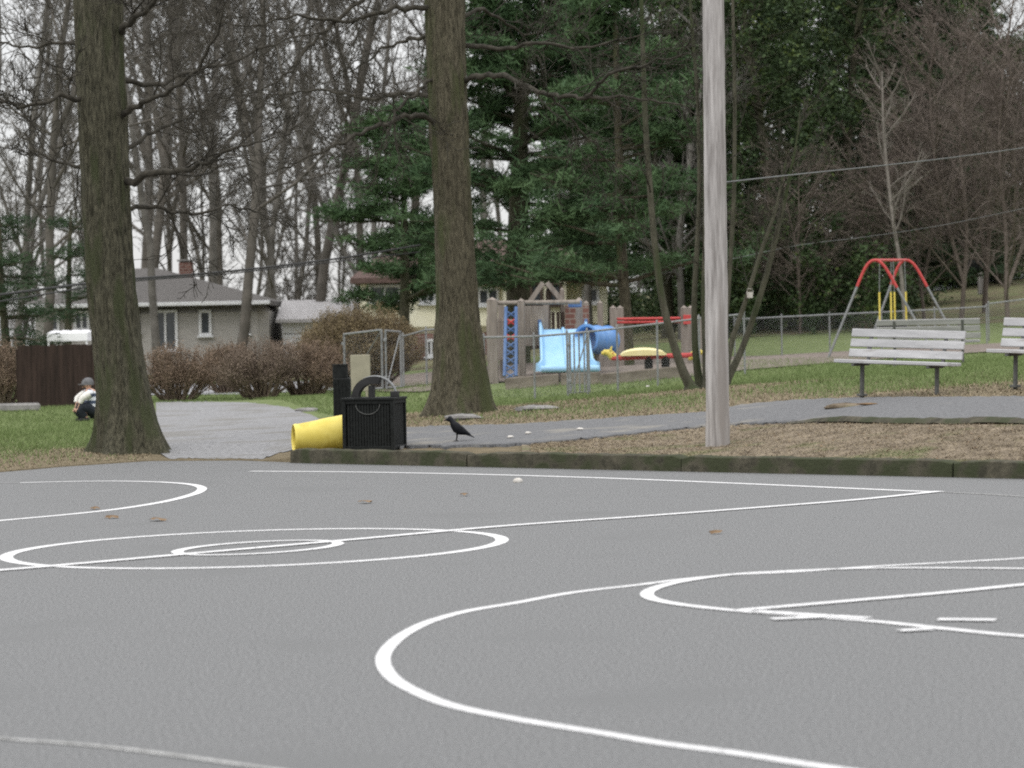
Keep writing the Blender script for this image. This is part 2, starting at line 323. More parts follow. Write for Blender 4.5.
_k0, _k1 = flat(290, 463), flat(1024, 479); _kd = (_k1-_k0)/np.linalg.norm(_k1-_k0); _kn = np.array([-_kd[1], _kd[0], 0]); _kx = _k0[0]
_bl = [flat(-900, 480), flat(-300, 476), flat(0, 472.5), flat(60, 467), flat(150, 461), flat(240, 460.5), _k0+_kn*.12, _k0+_kd*30+_kn*.12]
_bx = np.array([p[0] for p in _bl]); _by = np.array([p[1] for p in _bl])
def _phi(r2): return .5*r2*np.log(r2+1e-9)
_S = 50.0; _n = len(XY); _X = XY/_S
_K = _phi(((_X[:, None]-_X[None])**2).sum(-1)) + np.eye(_n)*2e-4
_A = np.zeros((_n+3, _n+3)); _A[:_n, :_n] = _K; _A[:_n, _n] = 1; _A[:_n, _n+1:] = _X; _A[_n, :_n] = 1; _A[_n+1:, :_n] = _X.T
_w = np.linalg.solve(_A, np.concatenate([ZZ, [0, 0, 0]]))
def T(x, y):
    x = np.asarray(x, float); y = np.asarray(y, float); q = np.stack([x, y], -1).reshape(-1, 2)/_S
    o = np.empty(len(q))
    for i in range(0, len(q), 20000):
        s_ = q[i:i+20000]; o[i:i+20000] = _phi(((s_[:, None]-_X[None])**2).sum(-1)) @ _w[:_n] + _w[_n] + s_ @ _w[_n+1:]
    q0 = np.interp(q[:, 0]*_S, [-12, 0, 4, 14], [.25, .75, 1.5, 12]); o = np.where(q[:, 1]*_S > 82, np.minimum(o, q0), o)
    xw, yw = q[:, 0]*_S, q[:, 1]*_S; sd = np.clip((yw-np.interp(xw, _bx, _by))/4.0, 0, 1); lf = np.clip((_kx+.2-xw)/.5, 0, 1)
    o = o*(1-lf) + lf*(o*sd*sd*(3-2*sd))
    return o.reshape(x.shape)
def Tz(x, y): return float(T(x, y))
def hit(px, py, lo=26., hi=260.):
    px = np.atleast_1d(np.asarray(px, float)); py = np.atleast_1d(np.asarray(py, float)); d = rays(px, py); d = d/d[:, 1:2]
    Ds = np.linspace(lo, hi, 700); out_ = np.full(len(px), hi)
    P = d[:, None, :]*Ds[None, :, None]; P[..., 2] += H
    g = P[..., 2] - T(P[..., 0], P[..., 1])
    for i in range(len(px)):
        s_ = np.where((g[i, :-1] > 0) & (g[i, 1:] <= 0))[0]
        if len(s_): k = s_[0]; out_[i] = Ds[k] + (Ds[k+1]-Ds[k])*g[i, k]/(g[i, k]-g[i, k+1])
    r = d*out_[:, None]; r[:, 2] += H; return r
def G(px, D):                                   # ground point under column px at distance D
    y = 400.
    p = at(px, y, D); z = Tz(p[0], p[1])
    for _ in range(3):
        p = at(px, y, D); z = Tz(p[0], p[1]); y += (p[2]-z)*F/D
    p = at(px, y, D); return Vector((p[0], p[1], Tz(p[0], p[1])))
# border between the flat court and the rising ground
K0, K1 = flat(290, 463), flat(1024, 479)
kd = (K1-K0); kd[2] = 0; kd = kd/np.linalg.norm(kd); KANG = math.atan2(kd[1], kd[0]); kn = np.array([-kd[1], kd[0], 0])
Kend = K0 + kd*30
bl = [flat(-900, 480), flat(-300, 476), flat(0, 472.5), flat(60, 467), flat(150, 461), flat(240, 460.5), K0 + kn*.12, Kend + kn*.12]
bx = np.array([p[0] for p in bl]); by = np.array([p[1] for p in bl])
def B(x): return np.interp(x, bx, by)

# ------------------------------------------------------------------ ground
PATH_FAR = [(395, 430), (440, 428), (520, 426), (600, 421), (660, 417), (708, 414.5), (740, 407), (790, 402.5), (850, 400), (900, 399.5), (1024, 399), (1200, 397)]
PATH_NEAR = [(395, 449), (460, 448), (500, 447), (541, 445), (600, 440), (650, 434), (708, 429), (740, 426.5), (808, 424), (850, 424), (930, 424), (1024, 424), (1200, 424)]
def edge(L, px): return np.interp(px, [a for a, _ in L], [b for _, b in L])
def sheet(name, lower, upper, x0, x1, nx, ny, off, m, kind='structure', skirt=0.0, wob=0.0, seed=0):
    px = np.linspace(x0, x1, nx); rg = np.random.default_rng(seed)
    lo_y = edge(lower, px) + rg.normal(0, wob, nx); hi_y = edge(upper, px) + rg.normal(0, wob*.6, nx)
    a = hit(px, lo_y); b = hit(px, hi_y)
    t = np.linspace(0, 1, ny)[:, None, None]; P = a[None]*(1-t) + b[None]*t
    P[..., 2] = T(P[..., 0], P[..., 1]) + off
    idx = np.arange(nx*ny).reshape(ny, nx); f = np.stack([idx[:-1, :-1], idx[:-1, 1:], idx[1:, 1:], idx[1:, :-1]], -1).reshape(-1, 4)
    V = P.reshape(-1, 3)
    if skirt:
        s_ = P[0].copy(); s_[:, 2] -= skirt; s_[:, 1] += .05; k = len(V); V = np.vstack([V, s_]); j = np.arange(nx-1)
        f = np.vstack([f, np.stack([k+j, k+j+1, j+1, j], -1)])
    o = link(name, np_mesh(name, V, f, m, smooth=True)); return tag(o, kind=kind)
# terrain rows follow the border so that the lawn ends cleanly on the asphalt
xs = np.unique(np.concatenate([np.arange(-220, -25, 5), np.arange(-25, 32, .3), np.arange(32, 240, 5)]))
ss = np.concatenate([[-.35, -.02, 0.0], np.arange(.25, 30, .3), np.arange(30, 100, .8), np.arange(100, 420, 6)])
GX, GS = np.meshgrid(xs, ss); GY = B(GX) + GS; GZ = T(GX, GY)
GZ = np.where(GS < -.01, -.25, np.maximum(GZ, np.where(GX > K0[0], .10, .012)))
_pf = [hit(a, b)[0] for a, b in PATH_FAR]; _pfx = [p[0] for p in _pf]; _pfy = [p[1] for p in _pf]
def dryness(x, y):
    s_ = y - B(x); f_ = y - np.interp(x, _pfx, _pfy)
    d = np.exp(-np.clip(s_, 0, None)/6)*.8*(x < -1.6)
    d = np.where(x >= -1.6, np.where(f_ < 0, .75, np.exp(-f_/8.0)*.85), d)
    d = np.where(y > 90, .35, d)
    for (qx, qd, rr) in ((128, 40.5, 2.0), (459, 49, 4.5), (700, 49, 2.5)):
        c = at(qx, 400, qd); d = np.maximum(d, .75*np.exp(-(((x-c[0])**2+(y-c[1])**2)/rr**2)))
    return d
idx = np.arange(GX.size).reshape(GX.shape); f = np.stack([idx[:-1, :-1], idx[:-1, 1:], idx[1:, 1:], idx[1:, :-1]], -1).reshape(-1, 4)
me = np_mesh('lawn', np.stack([GX, GY, GZ], -1).reshape(-1, 3), f, M['lawn'], smooth=True)
a_ = me.attributes.new('dry', 'FLOAT', 'POINT'); a_.data.foreach_set('value', dryness(GX, GY).ravel().astype(np.float32))
tag(link('lawn', me), kind='structure')
# court
cx0 = np.linspace(-220, 240, 60); mbv = [(x, -40, 0) for x in (-220, 240)]
xs2 = np.unique(np.concatenate([np.arange(-220, -30, 10), np.arange(-30, 30, .5), np.arange(30, 241, 10)]))
V = np.array([(x, y, 0) for y in (-40, 10) for x in xs2] + [(x, B(x)+.5, 0) for x in xs2]); n_ = len(xs2)
idx = np.arange(len(V)).reshape(3, n_); f = np.stack([idx[:-1, :-1], idx[:-1, 1:], idx[1:, 1:], idx[1:, :-1]], -1).reshape(-1, 4)
tag(link('court_asphalt', np_mesh('court_asphalt', V, f, M['asphalt'])), kind='structure')
# driveway, path, street, verge, mulch
sheet('driveway', [(150, 440), (158, 452), (168, 459.5), (262, 459.8), (274, 455), (292, 450), (330, 449), (402, 449)], [(150, 404), (158, 402.5), (240, 402.5), (285, 407), (312, 416), (330, 425), (402, 431)], 156, 402, 90, 40, .014, M['drive'], wob=.5)
sheet('footpath', PATH_NEAR, PATH_FAR, 400, 1200, 160, 14, .035, M['path'], skirt=.13, wob=.5, seed=3)
sheet('street', [(100, 396), (240, 395), (345, 390), (440, 383)], [(100, 385), (240, 384), (345, 380), (440, 373)], 100, 440, 40, 6, .02, M['street'])
_vl = [(470, 452), (578, 460), (718, 464.5), (870, 469), (1024, 472.5), (1200, 477)]
# verge of bare earth between kerb and path, in world space
def verge():
    xx = np.arange(.1, 12, .12); hn = hit(np.linspace(500, 1200, 120), edge(PATH_NEAR, np.linspace(500, 1200, 120)))
    yt = np.interp(xx, hn[:, 0], hn[:, 1])+.12; t = np.linspace(0, 1, 14)[:, None]
    Y = (B(xx)+.05)[None]*(1-t) + yt[None]*t; X = np.repeat(xx[None], 14, 0); Z = np.maximum(T(X, Y), .10) + .015
    idx = np.arange(X.size).reshape(X.shape); f = np.stack([idx[:-1, :-1], idx[:-1, 1:], idx[1:, 1:], idx[1:, :-1]], -1).reshape(-1, 4)
    tag(link('dirt_ground', np_mesh('dirt_ground', np.stack([X, Y, Z], -1).reshape(-1, 3), f, M['dirt'], smooth=True)), kind='structure')
verge()
def broken_edge():  # soil clods along the path; their dark colour also paints the shade below its lip
    xx = np.arange(3.25, 12, .07); hn = hit(np.linspace(780, 1200, 90), edge(PATH_NEAR, np.linspace(780, 1200, 90))); yt = np.interp(xx, hn[:, 0], hn[:, 1]); rg = np.random.default_rng(8); V = []; n = len(xx)
    q = np.convolve(rg.normal(0, 1, n+12), np.ones(7)/7, 'same')[6:-6]
    for (dy, dz) in ((-.16, .005), (-.10, .035), (-.03, .06), (.04, .062), (.12, .03)):
        y = yt+dy+q*.05; V.append(np.stack([xx, y, T(xx, yt)+.015+(dz+.03*q)*np.clip((xx-3.2)/.6, 0, 1)], -1))
    V = np.array(V); idx = np.arange(5*n).reshape(5, n); f = np.stack([idx[:-1, :-1], idx[:-1, 1:], idx[1:, 1:], idx[1:, :-1]], -1).reshape(-1, 4)
    tag(link('path_edge', np_mesh('path_edge', V.reshape(-1, 3), f, M['kerb'], smooth=True)), kind='structure')
broken_edge()
sheet('mulch_ground', [(340, 392), (420, 393), (500, 383), (600, 380), (700, 377), (745, 371), (830, 364), (880, 360), (1000, 352), (1060, 350)], [(340, 383), (420, 374), (500, 366), (560, 362), (620, 356), (700, 358), (760, 357), (830, 353), (1000, 344), (1060, 341)], 340, 1060, 90, 12, .03, M['mulch'])
sheet('hill_road', [(905, 292), (940, 291), (985, 283), (1100, 270)], [(905, 287), (940, 284), (985, 277), (1100, 262)], 905, 1100, 20, 4, .03, M['street'])
# kerb: three long mossy lengths
kl = [(0.0, 2.92), (2.94, 6.1), (6.12, 9.6), (9.62, 13.1), (13.12, 17)]
for i, (a, b) in enumerate(kl):
    nseg = int((b-a)/.12); rg = random.Random(i+5); V = []; Fs = []
    for j in range(nseg+1):
        s_ = a+(b-a)*j/nseg; h_ = .17 + rg.uniform(-.007, .007) - (.02 if j in (0, nseg) else 0); fr = rg.uniform(-.012, .012)
        if i == 1 and j < 3: h_ -= .02
        base = K0 + kd*s_
        for (q, z) in ((fr, -.02), (.004+fr, .10), (.008+fr, h_-.012), (.022+fr, h_), (.17, h_+.004), (.19, -.02)):
            p = base + kn*q; V.append((p[0], p[1], z))
    for j in range(nseg):
        for k in range(5): Fs.append((j*6+k, (j+1)*6+k, (j+1)*6+k+1, j*6+k+1))
    Fs += [tuple(range(6)), tuple(nseg*6+k for k in range(6))[::-1]]
    mb = MB(); mb.add(V, Fs); tag(mb.build('kerb', M['kerb'], smooth=True), kind='structure')

# ------------------------------------------------------------------ painted court lines (on the court plane)
def ribbon(name, P, wd, m, z=.004, closed=False, label=None):
    P = np.asarray(P, float)[:, :2]; n = len(P)
    d = np.gradient(P, axis=0) if not closed else np.roll(P, -1, 0)-np.roll(P, 1, 0)
    d /= np.linalg.norm(d, axis=1, keepdims=True); nn = np.stack([-d[:, 1], d[:, 0]], 1)
    V = np.zeros((2*n, 3)); V[:n, :2] = P+nn*wd/2; V[n:, :2] = P-nn*wd/2; V[:, 2] = z
    i = np.arange(n if closed else n-1); j = (i+1) % n
    o = link(name, np_mesh(name, V, np.stack([i, i+n, j+n, j], -1), m)); return tag(o, kind='structure')
def conic(pix, n=220, a0=0, a1=2*math.pi, rad0=1.8):
    """least-squares ellipse (nearly a circle) on the court plane through traced pixels of one painted circle"""
    g = flat(np.array([p[0] for p in pix], float), np.array([p[1] for p in pix], float))[:, :2]; c = g.mean(0); q = g-c
    A_ = np.stack([q[:, 0]**2, q[:, 0]*q[:, 1], q[:, 1]**2, q[:, 0], q[:, 1]], 1); s_, *_ = np.linalg.lstsq(A_, np.ones(len(q)), rcond=None)
    a, b, c2, d, e = s_; Mx = np.array([[a, b/2], [b/2, c2]]); cc = -np.linalg.solve(2*Mx, [d, e])
    k = 1 + cc @ Mx @ cc; ev, U = np.linalg.eigh(Mx/k); t = np.linspace(a0, a1, n, endpoint=(a1-a0 < 6.28))
    S = U @ np.diag(1/np.sqrt(ev)) @ U.T; return (S @ np.stack([np.cos(t), np.sin(t)])).T + cc + c
outer = [(6, 560), (12, 554), (75, 543), (150, 536), (258, 531), (350, 529.5), (427, 530), (480, 533), (506, 540), (495, 545.5), (470, 551), (375, 560), (258, 566.5), (167, 569), (90, 568.5), (40, 566.5)]
inner = [(174, 552.5), (193, 547.5), (256, 542.5), (301, 541), (330, 541.5), (344, 544), (330, 547), (300, 551), (254, 554.5), (210, 555.5), (185, 555)]
ribbon('court_line', conic([(x+(4 if x < 60 else -3 if x > 440 else 0), y) for x, y in outer]), .10, M['paint'], .004, True)
ribbon('court_line', conic([(x+(4 if x < 200 else -3 if x > 320 else 0), y) for x, y in inner]), .09, M['paint'], .0058, True)
def poly(pix, n=60):                              # smooth curve through traced points
    P = flat(np.array([p[0] for p in pix], float), np.array([p[1] for p in pix], float))[:, :2]
    t = np.concatenate([[0], np.cumsum(np.linalg.norm(np.diff(P, axis=0), axis=1))]); u = np.linspace(0, t[-1], n)
    m_ = np.gradient(P, t, axis=0); k = np.clip(np.searchsorted(t, u, side='right')-1, 0, len(t)-2)
    h = (t[k+1]-t[k])[:, None]; s_ = ((u-t[k])[:, None])/h
    return (2*s_**3-3*s_**2+1)*P[k]+(s_**3-2*s_**2+s_)*h*m_[k]+(-2*s_**3+3*s_**2)*P[k+1]+(s_**3-s_**2)*h*m_[k+1]
ribbon('court_line', poly([(-60, 575.5), (0, 571), (100, 562.5), (172, 556), (344, 541), (512, 526), (640, 517), (768, 507.4), (860, 500), (940, 491.8)], 80), .115, M['paint'], .0075)
ribbon('court_line', poly([(250, 471.5), (330, 472), (450, 474), (600, 478.2), (768, 485), (870, 489.5), (938, 492.3)], 60), .11, M['paint'], .004)
ribbon('worn_court_line', poly([(941, 492.4), (985, 494.5), (1024, 497), (1150, 504)], 20), .05, M['paint_worn'], .0045)
u_ = np.array([math.cos(-0.81965), math.sin(-0.81965)]); v_ = np.array([-u_[1], u_[0]]); C_ = np.array([-1.86722, 22.60156])
def arc_pts(c, r, a0, a1, n=160): t = np.linspace(a0, a1, n); return np.stack([c[0]+r*np.cos(t), c[1]+r*np.sin(t)], 1)
p3 = [(1180, 543), (1100, 549), (1024, 558.5), (955, 562.5), (872, 567), (792, 572.5), (730, 575.5), (690, 579), (637, 585.5), (580, 592), (512, 604), (470, 611), (430, 621), (402, 633), (384, 646), (376, 659), (379, 670), (390, 681), (410, 691.5), (450, 706), (512, 719), (600, 733.5), (662, 744), (730, 753), (820, 767), (900, 779), (1000, 796)]
ribbon('court_line', poly([(x+(7*max(0, 1-(x-376)/90) if x < 466 else 0), y) for x, y in p3], 220), .072, M['paint'], .004)
ftc = [(1250, 583), (1180, 575), (1100, 570.5), (1024, 569.3), (950, 568.7), (872, 568.8), (792, 571.5), (740, 574.5), (690, 580), (655, 587.5), (643, 594), (650, 600), (675, 605), (727, 610.5), (800, 616.5), (870, 621.8), (950, 630), (1024, 637), (1120, 641), (1190, 636), (1240, 620), (1265, 600)]
ribbon('court_line', poly([(x+(4 if x < 700 else 0), y) for x, y in ftc], 200), .082, M['paint'], .0058)
ribbon('court_line', poly([(737, 611.5), (850, 601.8), (940, 594), (1024, 585.5), (1150, 574)], 30), .10, M['paint'], .0075)
ribbon('court_line', poly([(755, 612.5), (800, 615.5), (868, 619.6)], 20), .10, M['paint'], .0095)
ribbon('court_line', poly([(772, 620.2), (800, 619), (825, 618)], 6), .095, M['paint'], .0085)
ribbon('court_line', poly([(899, 632), (915, 631), (930, 630)], 6), .095, M['paint'], .0085)
ribbon('court_line', poly([(938, 620.6), (996, 621.2)], 6), .11, M['paint'], .0085)
l3 = [(-120, 539), (-60, 530.5), (0, 521), (50, 516.5), (100, 511.5), (150, 504.5), (185, 497), (200, 491.5), (201, 487.5), (185, 484), (150, 482), (110, 481.4), (60, 482), (20, 483)]
ribbon('court_line', poly(l3, 160), .098, M['paint'], .004)
ribbon('worn_court_line', poly([(19, 483), (-20, 484.2), (-60, 486), (-90, 488)], 20), .05, M['paint_worn'], .0045)
ribbon('court_line', conic([(1, 516), (-30, 511), (-200, 510), (-330, 528), (-345, 540), (-200, 545), (-60, 530), (-10, 521)]), .098, M['paint'], .0058, True)
ribbon('worn_court_line', poly([(-60, 732), (0, 739), (80, 745), (160, 754), (256, 767.5), (330, 778)], 40), .045, M['paint_worn'], .004)
# ------------------------------------------------------------------ trees
def rot_to(d, ang, az):
    d = d/np.linalg.norm(d); r = np.array([0, 0, 1.]) if abs(d[2]) < .9 else np.array([1., 0, 0])
    a = np.cross(d, r); a /= np.linalg.norm(a); b = np.cross(d, a)
    return d*math.cos(ang) + (a*math.cos(az)+b*math.sin(az))*math.sin(ang)
def limb_path(rg, p, d, L, n, wob, trop):
    P = [np.array(p, float)]; d = np.array(d, float)
    for i in range(n):
        d = d + rg.normal(0, wob, 3) + np.array([0, 0, trop]); d /= np.linalg.norm(d); P.append(P[-1]+d*L/n)
    return np.array(P)
def twigs(rg, P, R, L, level, out_, kids, spread=(.5, 1.0), trop=.05, wob=.16, minr=.006, t0=.2, droop=0):
    n = len(P)
    for k in range(kids[0]):
        t = t0 + (1-t0)*(k+rg.random())/kids[0]; f = t*(n-1); i = min(int(f), n-2); q = P[i]+(P[i+1]-P[i])*(f-i)
        d = rot_to(P[i+1]-P[i], rg.uniform(*spread), rg.uniform(0, 6.283)); l = L*rg.uniform(.55, 1.05)*(1.15-.6*t)
        r = max(minr, (R[i])*rg.uniform(.4, .6)); m = 5 if level > 0 else 3
        Q = limb_path(rg, q, d, l, m, wob, trop-droop); RR = np.linspace(r, max(minr*.7, r*.3), m+1); out_.append((Q, RR))
        if level > 0 and len(kids) > 1: twigs(rg, Q, RR, l*.55, level-1, out_, kids[1:], spread, trop, wob, minr, .15, droop)
def bare_tree(seed, Ht, r0, first, kids=(16, 7, 6, 4), Lb=.32, lean=0.0, fork=False, trop=.10, minr=.008):
    rg = np.random.default_rng(seed); n = 12
    P = limb_path(rg, (0, 0, -.2), (lean, 0, 1), Ht, n, .06, .035); R = r0*(1-np.linspace(0, 1, n+1))**.75+.02; R[0] *= 1.25
    big = [(P, R)]; small = []
    if fork:
        i = int(n*fork); d = rot_to(P[i+1]-P[i], .38, rg.uniform(0, 6)); Q = limb_path(rg, P[i], d, Ht*(1-fork)*.95, 10, .05, .06); big.append((Q, R[i]*.75*(1-np.linspace(0, 1, 11))**.8+.015))
    br = []
    for (A, RA) in big: twigs(rg, A, RA*.8, Ht*Lb, 0, br, (kids[0],), (.55, 1.15), trop, .10, .02, first if A is P else .15)
    for (A, RA) in br: twigs(rg, A, RA, np.linalg.norm(A[-1]-A[0])*.55, len(kids)-2, small, kids[1:], (.4, .95), trop*.6, .14, minr, .15)
    return big, br, small
def tree_meshes(name, big, br, small, m, mt=None):
    b5 = tubes(big, 8); b4 = tubes(br, 5); b3 = tubes(small, 3)
    V = np.concatenate([b4[0], b3[0]]); Fc = np.concatenate([b4[1], b3[1]+len(b4[0])])
    return np_mesh('trunk', b5[0], b5[1], mt or m, smooth=True), np_mesh('crown', V, Fc, m)
def put_tree(name, meshes, loc, rz, s, label, cat='tree', group=None, sz=None):
    e = empty(name, loc, rz, label, cat, group); e.scale = (s, s, sz or s)
    link('trunk', meshes[0], e); link('crown', meshes[1], e); return e
WOOD = 'bare trees of the woodland behind the houses'
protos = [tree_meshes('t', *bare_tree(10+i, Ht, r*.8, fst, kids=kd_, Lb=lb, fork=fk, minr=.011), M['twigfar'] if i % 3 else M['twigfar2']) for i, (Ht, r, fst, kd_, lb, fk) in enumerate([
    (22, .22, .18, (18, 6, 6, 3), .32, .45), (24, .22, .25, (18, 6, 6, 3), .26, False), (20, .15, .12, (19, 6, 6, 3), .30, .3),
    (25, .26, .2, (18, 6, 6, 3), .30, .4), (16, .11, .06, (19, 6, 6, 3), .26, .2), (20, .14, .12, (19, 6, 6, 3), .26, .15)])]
rnd = random.Random(4)
# prominent near-background trunks, each where the photo shows one
named = [(236, 98, 3, .80, 'tall straight bare tree just left of the house entrance windows, before the grey roof', 'twigfar2'),
         (158, 100, 1, .75, 'bare tree in front of the grey house wall beside its dark glass door'),
         (45, 96, 0, .85, 'dark bare tree at the left edge rising over the dark fence'),
         (186, 118, 0, .95, 'forked bare tree behind the brick chimney of the low house'),
         (312, 112, 3, .95, 'thick pale bare trunk above the light garage roof, right of the low house'),
         (281, 125, 2, 1.0, 'bare tree with many upright limbs above the right end of the low house'),
         (212, 128, 1, 1.0, 'slim bare tree behind the roof ridge, right of the chimney'),
         (382, 108, 5, .95, 'bare tree at the left fringe of the big pine beside the oak trunk'),
         (15, 105, 2, 1.0, 'multi-limbed bare tree behind the dark evergreen at the far left'),
         (140, 122, 3, 1.0, 'large bare tree behind the house roof, right beside the mossy oak trunk')]
for px, D, k, s, lab, *_ in named:
    put_tree('bare_tree', protos[k], G(px, D), rnd.uniform(0, 6.28), s, lab)
FAR = [(-28, 'cut off by the left edge of the photo'), (22, 'above the left end of the dark plank fence'), (58, 'above the white canopy'), (84, 'half hidden by the left edge of the mossy oak trunk'), (136, 'just right of the mossy oak trunk'),
       (170, 'directly left of the brick chimney'), (198, 'directly right of the brick chimney'), (224, 'above the narrow window of the low house'), (252, 'above the right hip of the low house roof'), (268, 'over the gap between low house and garage'),
       (296, 'above the left half of the garage roof'), (326, 'above the right half of the garage roof'), (346, 'above the tallest rounded bush, at its left shoulder'), (366, 'above the top of the tallest rounded bush'), (398, 'behind the low pine left of the brown oak'),
       (418, 'against the left edge of the brown oak trunk'), (482, 'between the brown oak trunk and the large pine'), (508, 'behind the trunk of the large white pine'), (546, 'above the gable of the yellow house'), (578, 'above the blue slide, behind the pines'),
       (604, 'above the blue tunnel, behind the pines'), (640, 'above the middle of the red bars'), (672, 'above the right end of the red bars'), (698, 'against the left edge of the wooden pole')]
for i, (px, ph) in enumerate(FAR):
    D = rnd.choice([135, 150, 165, 185])+rnd.uniform(-6, 6)
    put_tree('bare_tree', protos[rnd.randrange(6)], G(px, D), rnd.uniform(0, 6.28), rnd.uniform(.85, 1.2), 'far leafless woodland tree '+ph, group=WOOD)
for i, (px, ph) in enumerate([(708, 'behind the left side of the wooden pole'), (736, 'just right of the wooden pole'), (770, 'a little right of the pole, left of the swing frame'), (806, 'midway between the pole and the red swing frame'), (840, 'above the left leg of the red swing frame'), (872, 'above the left red arch of the swing frame'),
                  (900, 'above the right red arch of the swing frame'), (930, 'above the right leg of the swing frame'), (960, 'above the right end of the white bench'), (985, 'above the mailbox on the hill road'), (1008, 'above the white house at the top right'), (1040, 'cut off by the right edge')]):
    put_tree('bare_tree', protos[rnd.randrange(6)], G(px, rnd.uniform(138, 170)), rnd.uniform(0, 6.28), rnd.uniform(.8, 1.1), 'slope-top leafless tree '+ph, group='bare trees on the slope at the right')
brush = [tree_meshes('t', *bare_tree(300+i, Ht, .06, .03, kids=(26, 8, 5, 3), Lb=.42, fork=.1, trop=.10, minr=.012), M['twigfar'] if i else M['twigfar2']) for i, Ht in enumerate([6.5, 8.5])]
for i, (px, ph) in enumerate([(-20, 'cut off by the left edge'), (35, 'over the dark plank fence'), (290, 'over the left end of the garage roof'), 
                  (352, 'over the left shoulder of the tallest bush'), (484, 'right of the brown oak, left of the yellow gable'), (615, 'right of the yellow house, left of the red bars'), (655, 'over the yellow hood of the rocker')]):
    put_tree('bare_sapling', brush[i % 2], G(px, rnd.uniform(118, 150)), rnd.uniform(0, 6.28), rnd.uniform(.6, .85), 'low leafless sapling '+ph, group='leafless saplings of the woodland edge')
# conifers ---------------------------------------------------------
def tri_cloud(rg, C, N, size, asp, flatz=.6):
    """N little blades round every centre; C m x (x,y,z,rx,ry,rz)"""
    m = len(C); c = np.repeat(C, N, 0); u = rg.normal(0, 1, (m*N, 3)); u /= np.linalg.norm(u, axis=1, keepdims=True); u *= rg.random((m*N, 1))**.45
    p = c[:, :3] + u*c[:, 3:6]
    d = rg.normal(0, 1, (m*N, 3)); d[:, 2] = d[:, 2]*flatz + .25; d /= np.linalg.norm(d, axis=1, keepdims=True)
    e = np.cross(d, rg.normal(0, 1, (m*N, 3))); e /= np.linalg.norm(e, axis=1, keepdims=True); s = size*rg.uniform(.6, 1.3, (m*N, 1))
    V = np.stack([p-e*s*asp, p+e*s*asp, p+d*s+e*s*asp*.5, p+d*s-e*s*asp*.5], 1).reshape(-1, 3); F_ = np.arange(m*N*4).reshape(-1, 4); return V, F_
def pine(seed, Ht, r0, z0, Lmax, pads=7, N=60, size=.2, step=.62, padr=(.55, .2), taper=.8, nb=5, rise=.12):
    rg = np.random.default_rng(seed); P = limb_path(rg, (0, 0, -.2), (0, 0, 1), Ht, 12, .02, .03); R = r0*(1-np.linspace(0, 1, 13))**.8+.03
    br = []; C = []; z = z0
    while z < Ht-.4:
        f = z/Ht; L0 = Lmax*(1-f**1.6)*taper+.5
        for k in range(nb):
            az = rg.uniform(0, 6.283); L = L0*rg.uniform(.6, 1.1); q = np.array([0, 0, z+rg.uniform(-.3, .3)]); i = min(int((q[2]+.2)/Ht*12), 11); q[:2] = P[i][:2]
            Q = limb_path(rg, q, (math.cos(az), math.sin(az), rise+rg.uniform(-.1, .15)), L, 6, .07, .015); RR = np.linspace(.055*L/4+.02, .012, 7); br.append((Q, RR))
            for j in range(pads):
                t = rg.uniform(.28, 1.0); fi = t*6; a = min(int(fi), 5); c = Q[a]+(Q[a+1]-Q[a])*(fi-a); side = rg.normal(0, .28*L*.35, 2)
                s = rg.uniform(.6, 1.25); C.append([c[0]+side[0], c[1]+side[1], c[2]+rg.uniform(0, .22), padr[0]*s, padr[0]*s, padr[1]*s])
                if j % 2 == 0: br.append((np.linspace(Q[a], [c[0]+side[0], c[1]+side[1], c[2]], 7), np.linspace(.018, .008, 7)))
        z += step*rg.uniform(.6, 1.4)
    V, Fc = tri_cloud(rg, np.array(C), N, size, .075)
    return (P, R), br, V, Fc
def conifer(name, loc, label, m, bm, group=None, rz=0, cat='pine', **kw):
    tr, br, V, Fc = pine(**kw); e = empty(name, loc, rz, label, cat, group)
    v, f = tubes([tr], 10); link('trunk', np_mesh('trunk', v, f, bm, smooth=True), e)
    v, f = tubes(br, 4); link('crown', np_mesh('crown', np.concatenate([V, v]), np.concatenate([Fc, f+len(V)]), [m, bm], mi=np.r_[np.zeros(len(Fc)), np.ones(len(f))]), e); return e
conifer('pine_tree', G(517, 84), 'large white pine with layered green boughs and a thick dark trunk behind the playground', M['needle'], M['bark'], seed=3, Ht=12.5, r0=.36, z0=2.4, Lmax=6.0, N=84, size=.25, nb=6, step=.68, pads=8)
conifer('pine_tree', G(629, 76), 'slimmer pine whose bare lower trunk stands behind the red and yellow rocker', M['needle'], M['bark2'], seed=8, Ht=11, r0=.13, z0=2.1, Lmax=3.4, N=85, size=.22, nb=5, step=.7)
conifer('pine_tree', G(404, 92), 'pine with low spreading boughs between the hedge and the oak trunk', M['needle'], M['bark'], seed=21, Ht=8.2, r0=.16, z0=2.0, Lmax=3.8, N=85, size=.24, nb=5, step=.7)
conifer('pine_tree', G(668, 96), 'dense pine filling the gap left of the wooden pole', M['needle'], M['bark'], seed=14, Ht=9.5, r0=.2, z0=2.0, Lmax=4.2, N=85, size=.24, nb=5, step=.6)
conifer('pine_tree', G(590, 112), 'tall pine rising behind the yellow house', M['needle'], M['bark'], seed=33, Ht=14.5, r0=.22, z0=6, Lmax=3.2, N=30, size=.22, nb=3, step=1.1)
conifer('hemlock_tree', G(905, 108), 'very dark hemlock behind the swing frame, its crown filling the top of the slope', M['needle2'], M['bark'], cat='hemlock', seed=15, Ht=18, r0=.3, z0=1.0, Lmax=4.6, N=70, size=.22, nb=6, step=.45, rise=-.05)
